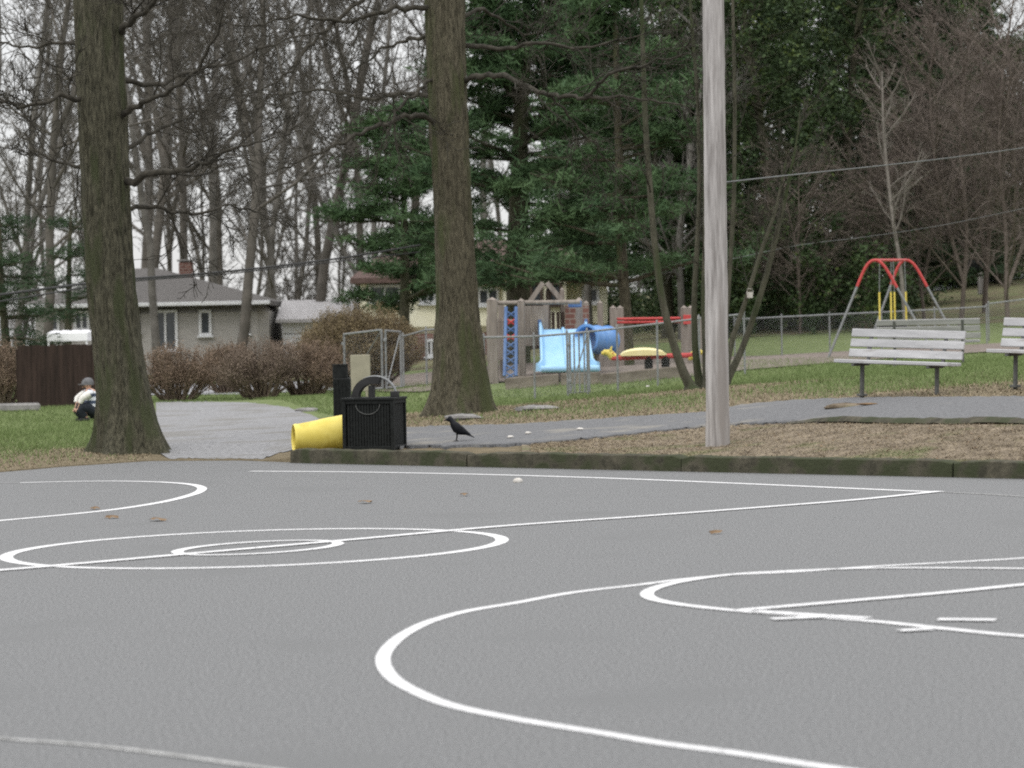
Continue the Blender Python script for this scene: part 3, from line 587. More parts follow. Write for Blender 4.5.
conifer('hemlock_tree', G(978, 126), 'dark hemlock at the right edge behind the reddish shrubs', M['needle2'], M['bark'], cat='hemlock', seed=16, Ht=9, r0=.22, z0=.6, Lmax=3.8, N=70, size=.22, nb=6, step=.45, rise=-.05)
conifer('spruce_tree', G(8, 80), 'dark evergreen at the left edge beside the fence', M['needle2'], M['bark'], cat='evergreen', seed=17, Ht=5.0, r0=.12, z0=.9, Lmax=1.9, N=34, size=.15, nb=4, step=.5, rise=-.05)
conifer('spruce_tree', G(70, 86), 'small dark evergreen in front of the house, left of the mossy oak', M['needle2'], M['bark'], cat='evergreen', seed=18, Ht=5.2, r0=.10, z0=2.0, Lmax=1.3, N=26, size=.15, nb=3, step=.6, rise=0)

# ivy-clad trees on the right ---------------------------------------
def ivy_tree(loc, Ht, rr, seed, label, m, clumps=260, N=130, rz=0):
    rg = np.random.default_rng(seed); e = empty('ivy_covered_tree', loc, rz, label, 'tree', 'ivy-covered trees behind the fence')
    P = limb_path(rg, (0, 0, -.2), (0, 0, 1), Ht, 10, .04, .03); br = []; C = []
    for k in range(60):
        z = rg.uniform(.3, Ht*.95); L = rr*rg.uniform(.5, 1.1)*(1-.4*(z/Ht)**2); az = rg.uniform(0, 6.28); i = min(int(z/Ht*10), 9)
        br.append((limb_path(rg, P[i]*[1, 1, 0]+[0, 0, z], (math.cos(az), math.sin(az), .3), L, 4, .12, .03), np.linspace(.05, .012, 5)))
    for k in range(clumps):
        z = Ht*rg.random()**.9; a = rg.uniform(0, 6.28); q = rr*rg.uniform(.35, 1.0)*(1-.45*(z/Ht)**2); s = rg.uniform(.3, .75)
        C.append([q*math.cos(a), q*math.sin(a), z, s, s, s*rg.uniform(.6, 1.2)])
    V, Fc = tri_cloud(rg, np.array(C), N, .085, .5)
    v, f = tubes([(P, .22*(1-np.linspace(0, .9, 11)))], 8); link('trunk', np_mesh('trunk', v, f, M['bark'], smooth=True), e)
    v, f = tubes(br, 4); link('crown', np_mesh('crown', np.concatenate([V, v]), np.concatenate([Fc, f+len(V)]), [m, M['bark']], mi=np.r_[np.zeros(len(Fc)), np.ones(len(f))]), e)
for px, D, Ht, rr, sd, lab in [(728, 97, 14.5, 2.3, 1, 'ivy-covered tree directly behind the wooden pole'), (782, 93, 14, 2.6, 2, 'ivy-covered tree with yellow-green leaf patches between pole and swing frame'),
                          (838, 99, 14, 2.4, 3, 'dark leafy tree behind the red swing frame, just left of it'), (694, 106, 13, 2.3, 4, 'ivy-covered tree left of the wooden pole behind the thin leaning stems'),
                          (757, 105, 15.5, 2.4, 5, 'tall ivy-covered tree in the second row behind the two by the pole'), (875, 106, 15, 2.6, 6, 'leafy dark tree rising behind the swing frame top bar'),
                          (948, 122, 6.2, 2.3, 7, 'low ivy-covered tree right of the swing frame beyond the hill road'), (1000, 119, 9.5, 3.0, 9, 'ivy-covered tree at the right edge above the hill road'), (965, 121, 12, 2.8, 10, 'dark ivy-covered tree above the right end of the white bench'), (925, 119, 14, 2.8, 11, 'dark ivy-covered tree over the rear right leg of the swing frame'), (812, 110, 16, 2.5, 8, 'ivy-covered tree topmost in the dark mass between pole and hemlock')]:
    ivy_tree(G(px, D), Ht, rr, sd, lab, M['ivy'])

# low evergreen undergrowth behind the fence
rg = np.random.default_rng(50); C = []
for px in np.arange(606, 1040, 3.2):
    for k in range(3):
        D = rg.uniform(88, 100) if px > 700 else rg.uniform(110, 122)
        if px > 905: D = rg.uniform(121, 128)
        g = G(px, D); s = rg.uniform(.3, .6); C.append([g[0], g[1], g[2]+rg.uniform(.1, 3.6 if 735 < px < 880 else 1.7), s, s, s])
V, Fc = tri_cloud(rg, np.array(C), 110, .09, .45)
tag(link('undergrowth', np_mesh('undergrowth', V, Fc, M['ivy'])), 'dark evergreen undergrowth along the foot of the slope', 'undergrowth', kind='stuff')

# reddish and pale bare saplings in front of the dark mass
red = [tree_meshes('t', *bare_tree(70+i, Ht, r, .12, kids=(22, 7, 5, 3), Lb=.58, fork=.2, trop=.0, minr=.007, lean=.12), M['twigred']) for i, (Ht, r) in enumerate([(8.5, .055), (7, .045)])]
for i, (px, D, s, lab) in enumerate([(960, 90, 1.0, 'reddish bare tree with dense fine twigs, right of the swing frame'), (1008, 88, 1.1, 'reddish bare tree at the right edge above the lone bench end'), (925, 92, .8, 'small russet-twigged tree rising behind the grey back bench'),
                                   (1040, 95, 1.15, 'reddish bare tree cut by the right edge of the photo'), (985, 97, 1.2, 'tall russet-twigged tree behind the hill road'), (862, 91, .72, 'thin reddish sapling behind the red swing frame'), (800, 90, .62, 'low brown leafless tree midway between pole and swing frame')]):
    put_tree('bare_tree', red[i % 2], G(px, D), 1.3*i, s, lab)
pale = tree_meshes('t', *bare_tree(91, 7.8, .045, .35, kids=(18, 6, 4), Lb=.28, trop=.16, minr=.006), M['twigpale'])
put_tree('bare_tree', pale, G(906, 84), .4, 1.0, 'slender pale-barked bare tree behind the swing frame')
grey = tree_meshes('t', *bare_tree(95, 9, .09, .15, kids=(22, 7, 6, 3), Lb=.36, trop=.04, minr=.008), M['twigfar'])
for px, D, s, lab in [(682, 92, 1.1, 'grey bare tree seen between the leaning stems and the pole'), (590, 99, 1.2, 'grey bare tree among the pine boughs above the blue tube')]:
    put_tree('bare_tree', grey, G(px, D), px, s, lab)

# ------------------------------------------------------------------ the two big oaks
def big_trunk(name, spine, m, seed, Dc, flare=1.0, nr=150, na=96, parent=None):
    """spine: (px, py, D, diameter_m); furrowed bark as real relief, root flare at the base"""
    rg = np.random.default_rng(seed)
    S = np.array([list(at(a, b, d)) + [w_/2] for a, b, d, w_ in spine]); o0 = S[-1, :3].copy()
    t = np.linspace(0, 1, len(S)); tt = np.linspace(0, 1, nr); Q = np.stack([np.interp(tt, t, S[:, k]) for k in range(4)], 1)
    for _ in range(6): Q[1:-1] = (Q[:-2]+2*Q[1:-1]+Q[2:])/4
    th = np.arange(na)*2*np.pi/na; zz = Q[:, 2]
    L = np.zeros((nr, na))
    for k in range(26):                                   # long wandering ridges
        f = rg.integers(9, 34); ph = rg.uniform(0, 6.28); w1 = rg.uniform(.6, 2.0); L += np.sin(f*th[None]+ph+1.3*np.sin(zz[:, None]*w1+ph*3))*rg.uniform(.2, 1)*np.sin(zz[:, None]*rg.uniform(1, 5)+rg.uniform(0, 6))
    L = L/np.abs(L).max()
    h = zz-zz[-1]; fl = np.exp(-h/.32)
    root = (.5+.5*np.cos(5*th+seed))**2
    low = np.zeros(na)
    for k in (2, 3, 4): low += rg.normal(0, .02)*np.cos(k*th+rg.uniform(0, 6))
    Rr = Q[:, 3:4]*(1+low[None]) + .040*L + flare*fl[:, None]*(.03+.24*root[None])
    V = np.stack([Q[:, 0:1]+Rr*np.cos(th), Q[:, 1:2]+Rr*np.sin(th), np.repeat(zz[:, None], na, 1)], -1).reshape(-1, 3) - o0
    idx = np.arange(nr*na).reshape(nr, na); nx = np.roll(idx, -1, 1); f = np.stack([idx[:-1], idx[1:], nx[1:], nx[:-1]], -1).reshape(-1, 4)
    e = empty(name, o0); link('trunk', np_mesh('trunk', V, f, m, smooth=True), e); return e, o0
def limbs(e, o0, specs, m, seed, kids=(9, 5, 4), minr=.006, tl=1.6):
    rg = np.random.default_rng(seed); small = []
    for L in specs:
        P = np.array([at(a, b, d) for a, b, d, r in L]) - o0; R = np.array([r for *_, r in L])*.72
        t = np.linspace(0, 1, len(P)); tt = np.linspace(0, 1, 4*len(P)); Q = np.stack([np.interp(tt, t, P[:, k]) for k in range(3)], 1)
        for _ in range(2): Q[1:-1] = (Q[:-2]+2*Q[1:-1]+Q[2:])/4
        Q[1:-1] += rg.normal(0, .02, Q[1:-1].shape); RR = np.interp(tt, t, R)
        v, f = tubes([(Q, RR)], 8); link('limb', np_mesh('limb', v, f, m, smooth=True), e)
        twigs(rg, Q, RR*.8, tl, len(kids)-1, small, kids, (.4, 1.0), .03, .17, minr, .2)
    v, f = tubes(small, 3); link('crown', np_mesh('crown', v, f, m), e)
DL = 40.5
e1, o1 = big_trunk('oak_tree', [(97, -160, DL, .60), (97, -20, DL, .63), (100, 60, DL, .63), (105, 180, DL, .62), (110, 280, DL, .62), (118, 350, DL, .64), (124, 400, DL, .70), (128, 430, DL, .80), (130, 458, DL, .90)], M['bark'], 3, DL, flare=1.0)
tag(e1, 'mossy green-brown oak with a thick furrowed trunk at the left edge of the court', 'oak tree')
limbs(e1, o1, [
    [(118, 118, DL, .07), (140, 103, 40, .055), (165, 92, 39.5, .045), (190, 80, 39, .035), (207, 55, 38.6, .028), (222, 20, 38.2, .02), (228, -30, 38, .015)],
    [(122, 182, DL, .08), (150, 174, 40, .065), (178, 172, 39.6, .052), (200, 165, 39.3, .04), (225, 150, 39, .03), (262, 142, 38.6, .018), (300, 130, 38, .01)],
    [(118, 34, DL, .07), (132, 22, 40, .055), (150, 8, 39.5, .045), (168, -20, 39, .03)],
    [(92, 44, DL, .05), (62, 42, 41, .035), (30, 50, 41.5, .022), (-10, 40, 42, .015)],
    [(96, 172, DL, .045), (70, 165, 41, .035), (45, 158, 41.5, .025), (15, 130, 42, .014)],
    [(120, 80, DL, .06), (150, 88, 41, .05), (190, 70, 41.5, .04), (235, 62, 42, .03), (280, 40, 42.5, .02), (330, 30, 43, .012)],
    [(122, 210, DL, .05), (155, 206, 41, .04), (190, 215, 41.3, .03), (225, 205, 41.6, .02), (262, 212, 42, .012)],
    [(96, 100, DL, .06), (60, 96, 40, .045), (25, 108, 39.6, .03), (-15, 100, 39.2, .018)],
    [(124, 150, DL, .045), (160, 128, 41, .034), (190, 115, 41.5, .024), (230, 96, 42, .016), (268, 90, 42.5, .009)]], M['twig'], 5, kids=(11, 6, 4), tl=1.5)
DC = 48.5
e2, o2 = big_trunk('oak_tree', [(443, -160, DC, .60), (444, -20, DC, .62), (446, 60, DC, .62), (450, 150, DC, .60), (454, 230, DC, .60), (457, 300, DC, .66), (459, 350, DC, .78), (460, 385, DC, .88), (460, 419, DC, 1.02)], M['bark2'], 8, DC, flare=.8)
tag(e2, 'straight brown oak, broad at its base, between the trash bins and the playground', 'oak tree')
limbs(e2, o2, [
    [(438, 124, DC, .075), (424, 116, 48, .065), (400, 118, 47.5, .055), (372, 128, 47, .045), (345, 142, 46.6, .035), (318, 152, 46.2, .028), (285, 168, 45.8, .018), (262, 176, 45.5, .01)],
    [(440, 44, DC, .06), (425, 36, 49, .05), (405, 40, 49.5, .04), (385, 48, 50, .028), (352, 72, 50.5, .016), (320, 85, 51, .008)],
    [(438, 100, DC, .06), (405, 92, 49, .05), (365, 100, 49.5, .04), (320, 88, 50, .03), (280, 96, 50.5, .02), (245, 88, 51, .01)],
    [(440, 10, DC, .07), (400, 6, 48, .055), (350, 22, 47.5, .042), (300, 14, 47, .03), (250, 28, 46.6, .02), (200, 18, 46.3, .01)],
    [(462, 45, DC, .06), (495, 50, 48.4, .05), (535, 42, 48.2, .04), (580, 50, 48, .028), (630, 36, 47.8, .016), (680, 30, 47.6, .008)],
    [(436, 78, DC, .05), (420, 88, 48, .042), (400, 104, 47.5, .034), (390, 128, 47.2, .024), (384, 150, 47, .012)],
    [(445, -55, DC, .08), (400, -30, 48, .06), (360, 0, 47.6, .05), (331, 26, 47.3, .045), (302, 52, 47, .04), (292, 72, 46.8, .03), (258, 91, 46.5, .018), (235, 99, 46.2, .01)],
    [(460, 80, DC, .075), (485, 75, 48, .065), (508, 77, 47.5, .06), (524, 86, 47.2, .055), (545, 95, 47, .05), (570, 98, 46.8, .045), (590, 99, 46.6, .04), (635, 99, 46.2, .025), (672, 103, 45.8, .018), (705, 114, 45.5, .01)],
    [(584, 99, 46.65, .045), (597, 85, 46.5, .04), (612, 72, 46.3, .034), (640, 66, 46, .028), (668, 60, 45.6, .02), (700, 52, 45.3, .012)],
    [(552, 97, 47, .032), (566, 110, 47, .026), (578, 130, 47.2, .02), (600, 152, 47.4, .012), (618, 175, 47.6, .007)],
    [(458, 20, DC, .06), (480, 8, 49, .045), (505, 22, 49.4, .034), (525, 36, 49.8, .022), (545, 28, 50, .01)]], M['twig'], 9, kids=(11, 6, 4), tl=1.6)

# slender clump of leaning stems
e = empty('sapling_clump', G(695, 50), 0, 'clump of slender leaning mossy tree stems growing on the lawn left of the pole', 'tree'); o_ = np.array(e.location); rg = np.random.default_rng(6); sm = []
for L in [[(692, 389, 50, .13), (683, 372, 50, .10), (672, 340, 50, .085), (662, 300, 50, .075), (655, 250, 50, .07), (650, 190, 50, .065), (645, 120, 50, .06), (643, 50, 50, .05), (640, -40, 50, .04)],
          [(700, 389, 50.4, .10), (695, 350, 50.3, .07), (694, 300, 50.3, .06), (697, 250, 50.3, .055), (700, 190, 50.3, .05), (698, 100, 50.3, .04), (690, 0, 50.3, .03), (686, -60, 50, .02)],
          [(708, 388, 50.2, .11), (706, 350, 50.2, .08), (704, 300, 50.2, .07), (706, 230, 50.2, .06), (704, 120, 50.2, .05), (708, -40, 50.2, .03)],
          [(724, 386, 50.8, .10), (742, 350, 51, .07), (756, 310, 51, .065), (768, 270, 51, .06), (780, 220, 51, .055), (790, 176, 51, .035), (797, 140, 51, .022), (800, 110, 51, .008)],
          [(722, 386, 50.6, .09), (732, 340, 50.8, .06), (746, 300, 50.8, .05), (760, 255, 50.8, .045), (776, 210, 50.8, .035), (786, 160, 50.8, .02)],
          [(718, 386, 50.3, .07), (728, 300, 50.3, .05), (734, 200, 50.3, .045), (735, 100, 50.3, .04), (732, -30, 50.3, .03)]]:
    P = np.array([at(a, b, d) for a, b, d, r in L]) - o_; R = np.array([r for *_, r in L])*.78; t = np.linspace(0, 1, len(P)); tt = np.linspace(0, 1, 40)
    Q = np.stack([np.interp(tt, t, P[:, k]) for k in range(3)], 1)
    for _ in range(3): Q[1:-1] = (Q[:-2]+2*Q[1:-1]+Q[2:])/4
    RR = np.interp(tt, t, R); RR[0] *= 1.4; v, f = tubes([(Q, RR)], 9); link('stem', np_mesh('stem', v, f, M['greentrunk'], smooth=True), e)
    twigs(rg, Q, RR*.5, 1.5, 2, sm, (12, 5, 3), (.5, 1.0), .06, .15, .006, .45)
v, f = tubes(sm, 3); link('crown', np_mesh('crown', v, f, M['twig']), e)
for ch in e.children:
    if ch.name.startswith('stem') and len(ch.name) == 4: ch['label'] = 'stem leaning up to the left'

# ------------------------------------------------------------------ brown hedge bushes
def bush(px, D, rx, ht, seed, label, leafm, ry=None, nst=90, base_stems=9, power=1.0, N=26):
    rg = np.random.default_rng(seed); e = empty('twiggy_bush', G(px, D), 0, label, 'bush', 'brown leafless bushes along the street'); ry = ry or rx*.8
    st = []; tips = []
    for k in range(nst):
        a = rg.uniform(0, 6.28); q = rg.random()**.5; tip = np.array([rx*q*math.cos(a), ry*q*math.sin(a), ht*(1-.50*q**3.2)*rg.uniform(.82, 1.0)])
        b = np.array([tip[0]*.28, tip[1]*.28, 0]); mid = np.array([tip[0]*.62, tip[1]*.62, tip[2]*.42])
        t = np.linspace(0, 1, 7)[:, None]; Q = (1-t)**2*b+2*t*(1-t)*mid+t**2*tip + rg.normal(0, .02, (7, 3)); st.append((Q, np.linspace(.022, .006, 7)))
    tw = []
    for Q, R in st: twigs(rg, Q, R, .38, 1, tw, (9, 4), (.4, 1.0), .05, .18, .004, .35)
    v, f = tubes(st, 4); link('stem', np_mesh('stem', v, f, M['bush']), e); e.children[-1]['label'] = 'spreading brown stems'
    v, f = tubes(tw, 3)
    C = np.array([list(Q[-1]) + [.13, .13, .13] for Q, _ in tw[::3]]); C[:, 2] = np.clip(C[:, 2], ht*.3, None)
    V, Fc = tri_cloud(rg, C, N//3, .026, .4); link('foliage', np_mesh('foliage', np.concatenate([v, V]), np.concatenate([f, Fc+len(v)]), leafm), e)
bush(178, 70, 1.05, 1.30, 1, 'rounded brown bush beside the driveway, right of the mossy oak', M['bushred'])
bush(226, 76, .8, 1.25, 2, 'low brown bush second from the mossy oak, set back from the others', M['bushred'])
bush(262, 69, 1.15, 1.35, 3, 'brown bush with bare splayed stems at the driveway end', M['bush'])
bush(306, 70, 1.1, 1.35, 4, 'brown bush leaning against the tall rounded one', M['bushred'])
bush(362, 72, 1.5, 2.02, 5, 'tallest rounded olive-brown bush left of the oak trunk', M['bushleaf'], nst=300, N=60)
bush(338, 76, 1.1, 1.8, 6, 'olive-brown bush behind the chain link gate corner', M['bushleaf'], nst=150, N=45)
bush(2, 68, .9, 1.5, 7, 'brown bush at the left edge beside the dark fence', M['bushred'])
# ------------------------------------------------------------------ houses
def px2x(px, D): return float(at(px, 330, D)[0])
def py2z(px, py, D): return float(at(px, py, D)[2])
def window(par, x0, x1, z0, z1, y, panes=2, m=None, name='window', label=None):
    """window in a wall facing the camera (-y): frame, glass, sill"""
    w_, h_ = x1-x0, z1-z0; cxx, cz = (x0+x1)/2, (z0+z1)/2; t = .10; mb = MB()
    mb.box((cxx, y-.04, z1-t/2), (w_, .1, t)); mb.box((cxx, y-.04, z0+t/2), (w_, .1, t))
    for sx in (x0+t/2, x1-t/2): mb.box((sx, y-.04, cz), (t, .1, h_-2*t))
    for k in range(1, panes): mb.box((x0+w_*k/panes, y-.035, cz), (.07, .08, h_-2*t))
    fr = mb.build(name, M['whitetrim'] if m is None else m, par)
    g = MB(); g.box((cxx, y-.012, cz), (w_-.1, .02, h_-.1)); g.build('pane', M['glass'], fr)
    s = MB(); s.box((cxx, y-.09, z0-.03), (w_+.12, .16, .06)); s.build('sill', M['whitetrim'] if m is None else m, fr)
    return fr
# low grey ranch house
D = 108.; zl = lambda px, py: py2z(px, py, D); xl = lambda px: px2x(px, D)
h = empty('low_house', (xl(150), D, 0), 0, 'low grey-beige house with a shallow grey roof and brick chimney behind the hedge', 'house')
O = Vector(h.location); ez = zl(150, 303)
def lx(px): return xl(px)-O.x
wl = MB(); wl.box(((lx(34)+lx(268))/2, 3.5, ez/2-.2), (lx(268)-lx(34), 7, ez+.4)); wl.build('wall', M['stucco'], h)
x0, x1 = lx(22), lx(272); rz = zl(150, 266); rf = MB()
A_ = [(x0, -.6, ez), (x1, -.6, ez), (x1, 7.6, ez), (x0, 7.6, ez), (x0+3.6, 3.5, rz), (x1-4.4, 3.5, rz)]
rf.add(A_, [(0, 1, 5, 4), (1, 2, 5), (2, 3, 4, 5), (3, 0, 4)]); A2 = [(a, b, c-.16) for a, b, c in A_[:4]]; rf.add(A_[:4]+A2, [(0, 4, 5, 1), (1, 5, 6, 2), (2, 6, 7, 3), (3, 7, 4, 0), (4, 7, 6, 5)])
roof = rf.build('roof', M['shingle'], h)
ch = MB(); ch.box((lx(178.5), 3.0, zl(178, 264)-.40), (.50, .5, 1.1)); c = ch.build('chimney', M['brick'], roof)
ch = MB(); ch.box((lx(178.5), 3.0, zl(178, 264)+.19), (.60, .58, .07)); ch.build('chimney_cap', M['stone'], c)
gt = MB(); gt.box(((x0+x1)/2, -.66, ez-.06), (x1-x0, .1, .13)); gt.build('gutter', M['whitetrim'], h)
for a, b, t, bt in [(49, 60, 312, 332), (74, 90, 311, 331), (128, 140, 311, 333), (199, 212, 310, 336), (242, 250, 311, 334)]:
    window(h, lx(a), lx(b), zl(a, bt), zl(a, t), 0, 1 if b-a < 14 else 2)
dr = window(h, lx(153), lx(178), zl(160, 352), zl(160, 310), 0, 2, name='door'); dr['label'] = 'dark glass sliding door in a white frame'
# garage wing
g = empty('garage', (xl(305), D+1, 0), 0, 'pale roofed garage wing at the right end of the low grey house', 'garage'); O = Vector(g.location); D0 = D; D = D+1
gx0, gx1 = lx(277), lx(352); wl = MB(); wl.box(((gx0+gx1)/2, 3, zl(305, 318)/2-.2), (gx1-gx0-.4, 6, zl(305, 318)+.4)); wl.build('wall', M['stucco'], g)
r_ = MB(); zt, zb = zl(305, 299), zl(305, 319); r_.ext([(-.5, zb-.12), (-.5, zb), (3, zt), (6.5, zb), (6.5, zb-.12)], gx0, gx1, 'x'); r_.build('roof', M['shingle2'], g)
dd = MB()
for k in range(4): dd.box((lx(315), -.04, .3+k*.5), (2.3, .06, .47))
dd.build('door', M['whitetrim'], g)
# cream split-level house
D = 104.; h = empty('yellow_house', (xl(480), D, 0), 0, 'pale yellow split-level house on a brick base, seen behind the pines and playground', 'house'); O = Vector(h.location)
zg = zl(400, 362); zb = zl(400, 334); zt = zl(480, 276)
wl = MB(); wl.box(((lx(362)+lx(606))/2, 4, (zg+zb)/2), (lx(606)-lx(362), 8, zb-zg)); wl.build('base_wall', M['brick'], h)
wl = MB(); wl.box(((lx(360)+lx(608))/2, 4, (zt+zb)/2), (lx(608)-lx(360), 8.16, zt-zb-.004)); wl.build('wall', M['creamwall'], h)
rx0, rx1 = lx(352), lx(616); r_ = MB(); zr = zl(430, 238)
A_ = [(rx0, -.7, zt), (rx1, -.7, zt), (rx1, 8.8, zt), (rx0, 8.8, zt), (rx0+1.4, 4, zr), (rx1-1.4, 4, zr)]
r_.add(A_, [(0, 1, 5, 4), (1, 2, 5), (2, 3, 4, 5), (3, 0, 4)]); A2 = [(a, b, c-.18) for a, b, c in A_[:4]]; r_.add(A_[:4]+A2, [(0, 4, 5, 1), (1, 5, 6, 2), (2, 6, 7, 3), (3, 7, 4, 0), (4, 7, 6, 5)])
r_.build('roof', M['redroof'], h)
gb = MB(); gx0, gx1 = lx(504), lx(566); gm = (gx0+gx1)/2; gz = zl(535, 256)
gb.ext([(gx0, zb), (gx1, zb), (gx1, zt-.1), (gm, gz), (gx0, zt-.1)], -1.6, -.1); gb.build('gable_bay', M['creamwall'], h)
gr = MB(); gr.ext([(gx0-.4, zt-.32), (gm, gz+.12), (gx1+.4, zt-.32), (gx1+.4, zt-.1), (gm, gz+.36), (gx0-.4, zt-.1)], -2.1, 1.5); gr.build('gable_roof', M['redroof'], h)
for a, b, t, bt in [(370, 402, 285, 303), (420, 437, 285, 304), (478, 500, 288, 306), (582, 600, 287, 304)]:
    window(h, lx(a), lx(b), zl(a, bt), zl(a, t), -.09, 2)
for a, b, t, bt in [(511, 526, 283, 306), (530, 543, 283, 306), (548, 562, 283, 306)]:
    window(h, lx(a), lx(b), zl(a, bt), zl(a, t), -1.62, 1, m=M['door'])
window(h, lx(425), lx(437), zl(430, 357), zl(430, 339), -.02, 2)
# small far house at the top right of the slope
D = 150.; h = empty('white_house', (xl(1016), D, 4.0), .2, 'white house glimpsed through twigs at the top right edge', 'house')
q = MB(); q.box((0, 3, 1.1), (3.4, 5, 2.6)); q.build('wall', M['whitetrim'], h); h.location.z = py2z(1016, 245, D)
q = MB(); q.ext([(-.4, 2.4), (2.8, 3.7), (6, 2.4)], -2.0, 2.0, 'x'); q.build('roof', M['shingle2'], h)
window(h, -.5, .6, .6, 1.7, .48, 2)

# ------------------------------------------------------------------ dark plank fence, canopy behind it
D = 66.; fx0, fx1 = px2x(17, D), px2x(128, D); zt = py2z(60, 346, D); e = empty('plank_fence', (fx0, D, Tz(fx0, D)), 0, 'dark brown upright plank fence behind the crouching person, left of the mossy oak', 'fence')
b0 = e.location.z; rr = random.Random(3); mb = MB(); x = 0
while x < fx1-fx0:
    mb.box((x+.05, 0, (zt-b0)/2+rr.uniform(-.015, .015)), (.098, .022, zt-b0+.05)); x += .0995
mb.build('plank_panel', M['darkwood'], e)
mb = MB()
for z in (.3, 1.15): mb.box(((fx1-fx0)/2, .05, z), (fx1-fx0, .04, .09))
mb.build('rail', M['darkwood'], e)
for k in range(4):
    mb = MB(); mb.box((k*(fx1-fx0)/3, .11, (zt-b0)/2-.05), (.1, .08, zt-b0)); mb.build('post', M['darkwood'], e)
D = 80.; cx_, cz0, cz1 = px2x(70, D), py2z(70, 341, D), py2z(70, 332, D); e = empty('party_canopy', (cx_, D, Tz(cx_, D)), 0, 'bright white scalloped canopy standing behind the dark plank fence', 'canopy'); b0 = e.location.z
wd = px2x(92, D)-px2x(52, D); mb = MB(); n = 28
V = []; Fs = []
for i in range(n+1):
    t = i/n; xx = (t-.5)*wd; bump_ = .05*abs(math.sin(t*math.pi*4))
    V += [(xx, -.55, cz0-b0), (xx, -.55, cz1-b0-.03), (xx, -.2, cz1-b0+bump_), (xx, .5, cz1-b0+bump_), (xx, .8, cz0-b0)]
for i in range(n):
    for k in range(4): Fs.append((i*5+k, (i+1)*5+k, (i+1)*5+k+1, i*5+k+1))
Fs += [tuple(range(5)), tuple(n*5+k for k in range(5))[::-1]]
mb.add(V, Fs); mb.build('canopy', M['canopy'], e)
for sx in (-1, 1):
    for sy in (-.5, .75): mb = MB(); mb.tube([(sx*(wd/2-.03), sy, 0), (sx*(wd/2-.03), sy, cz0-b0+.02)], .025, 8); mb.build('pole', M['canopy'], e)
# low stone edging under the fence
e = tag(MB().box((0, 0, .08), (1.3, .3, .18), bev=.04).build('stone_edging', M['stone']), 'low pale stone edging at the foot of the dark fence, at the left edge', 'edging'); e.location = G(8, 63)

# ------------------------------------------------------------------ crouching person
def loft(mb, rings, n=16, cap=True):
    """rings: (centre, rx, ry, axis_dir or None)"""
    V = []; 
    for c, a, b, d in rings:
        d = Vector(d).normalized(); u = Vector((0, 1, 0)) if abs(d.y) < .8 else Vector((1, 0, 0)); u = (u-d*u.dot(d)).normalized(); w2 = d.cross(u)
        for k in range(n): t = 2*math.pi*k/n; V.append(Vector(c)+u*(b*math.cos(t))+w2*(a*math.sin(t)))
    m = len(rings); Fs = [(i*n+k, i*n+(k+1) % n, (i+1)*n+(k+1) % n, (i+1)*n+k) for i in range(m-1) for k in range(n)]
    if cap: Fs += [tuple(range(n))[::-1], tuple((m-1)*n+k for k in range(n))]
    mb.add(V, Fs)
def skin_body(name, verts, edges, radii, m, parent, sub=2, root=0):
    me = bpy.data.meshes.new(name); me.from_pydata(verts, edges, []); o = bpy.data.objects.new(name, me); col.objects.link(o)
    md = o.modifiers.new('s', 'SKIN'); md.use_smooth_shade = True
    for i, r in enumerate(radii):
        sv = me.skin_vertices[0].data[i]; sv.radius = r if hasattr(r, '__len__') else (r, r); sv.use_root = (i == root)
    ms = o.modifiers.new('d', 'SUBSURF'); ms.levels = sub; ms.render_levels = sub
    bpy.context.view_layer.update(); dg = bpy.context.evaluated_depsgraph_get(); m2 = bpy.data.meshes.new_from_object(o.evaluated_get(dg))
    bpy.data.objects.remove(o); m2.name = name; m2.materials.clear(); m2.materials.append(m)
    m2.polygons.foreach_set('use_smooth', [True]*len(m2.polygons))
    return link(name, m2, parent)
pe = empty('person', G(90, 57), 0, 'person crouching on the lawn by the dark fence in a striped shirt and grey cap', 'person')
# local: x right, z up, squatting, facing left (-x); body sized from the photo
bv = [(.06, 0, .22), (.05, 0, .36), (.03, 0, .50), (.01, 0, .585), (-.01, 0, .63), (-.03, 0, .69), (-.035, 0, .745),
      (.02, -.10, .22), (-.19, -.13, .27), (-.10, -.13, .06), (-.20, -.14, .03), (.02, .10, .22), (-.19, .13, .27), (-.10, .13, .06), (-.20, .14, .03),
      (-.02, -.15, .52), (-.17, -.17, .44), (-.22, -.11, .30), (-.02, .15, .52), (-.17, .17, .44), (-.22, .11, .30),
      (-.235, -.10, .25), (-.235, .10, .25)]
be = [(0, 1), (1, 2), (2, 3), (3, 4), (4, 5), (5, 6), (0, 7), (7, 8), (8, 9), (9, 10), (0, 11), (11, 12), (12, 13), (13, 14), (3, 15), (15, 16), (16, 17), (17, 21), (3, 18), (18, 19), (19, 20), (20, 22)]
brd = [.13, .12, .13, .10, .05, .085, .07, .09, .065, .045, .035, .09, .065, .045, .035, .055, .042, .03, .055, .042, .03, .03, .03]
body = skin_body('body', bv, be, brd, M['skin'], pe)
mb = MB(); loft(mb, [((.075, 0, .21), .155, .185, (-.1, 0, 1)), ((.075, 0, .28), .165, .19, (-.1, 0, 1)), ((.06, 0, .38), .155, .185, (-.1, 0, 1)), ((.04, 0, .48), .15, .19, (-.1, 0, 1)), ((.02, 0, .55), .12, .17, (-.1, 0, 1)), ((.0, 0, .61), .06, .07, (-.1, 0, 1))], 20, cap=False)
for s in (-1, 1): mb.tube([(.0, s*.13, .55), (-.06, s*.175, .50)], [.085, .07], 12)
mb.build('shirt', M['stripe'], pe, smooth=True)
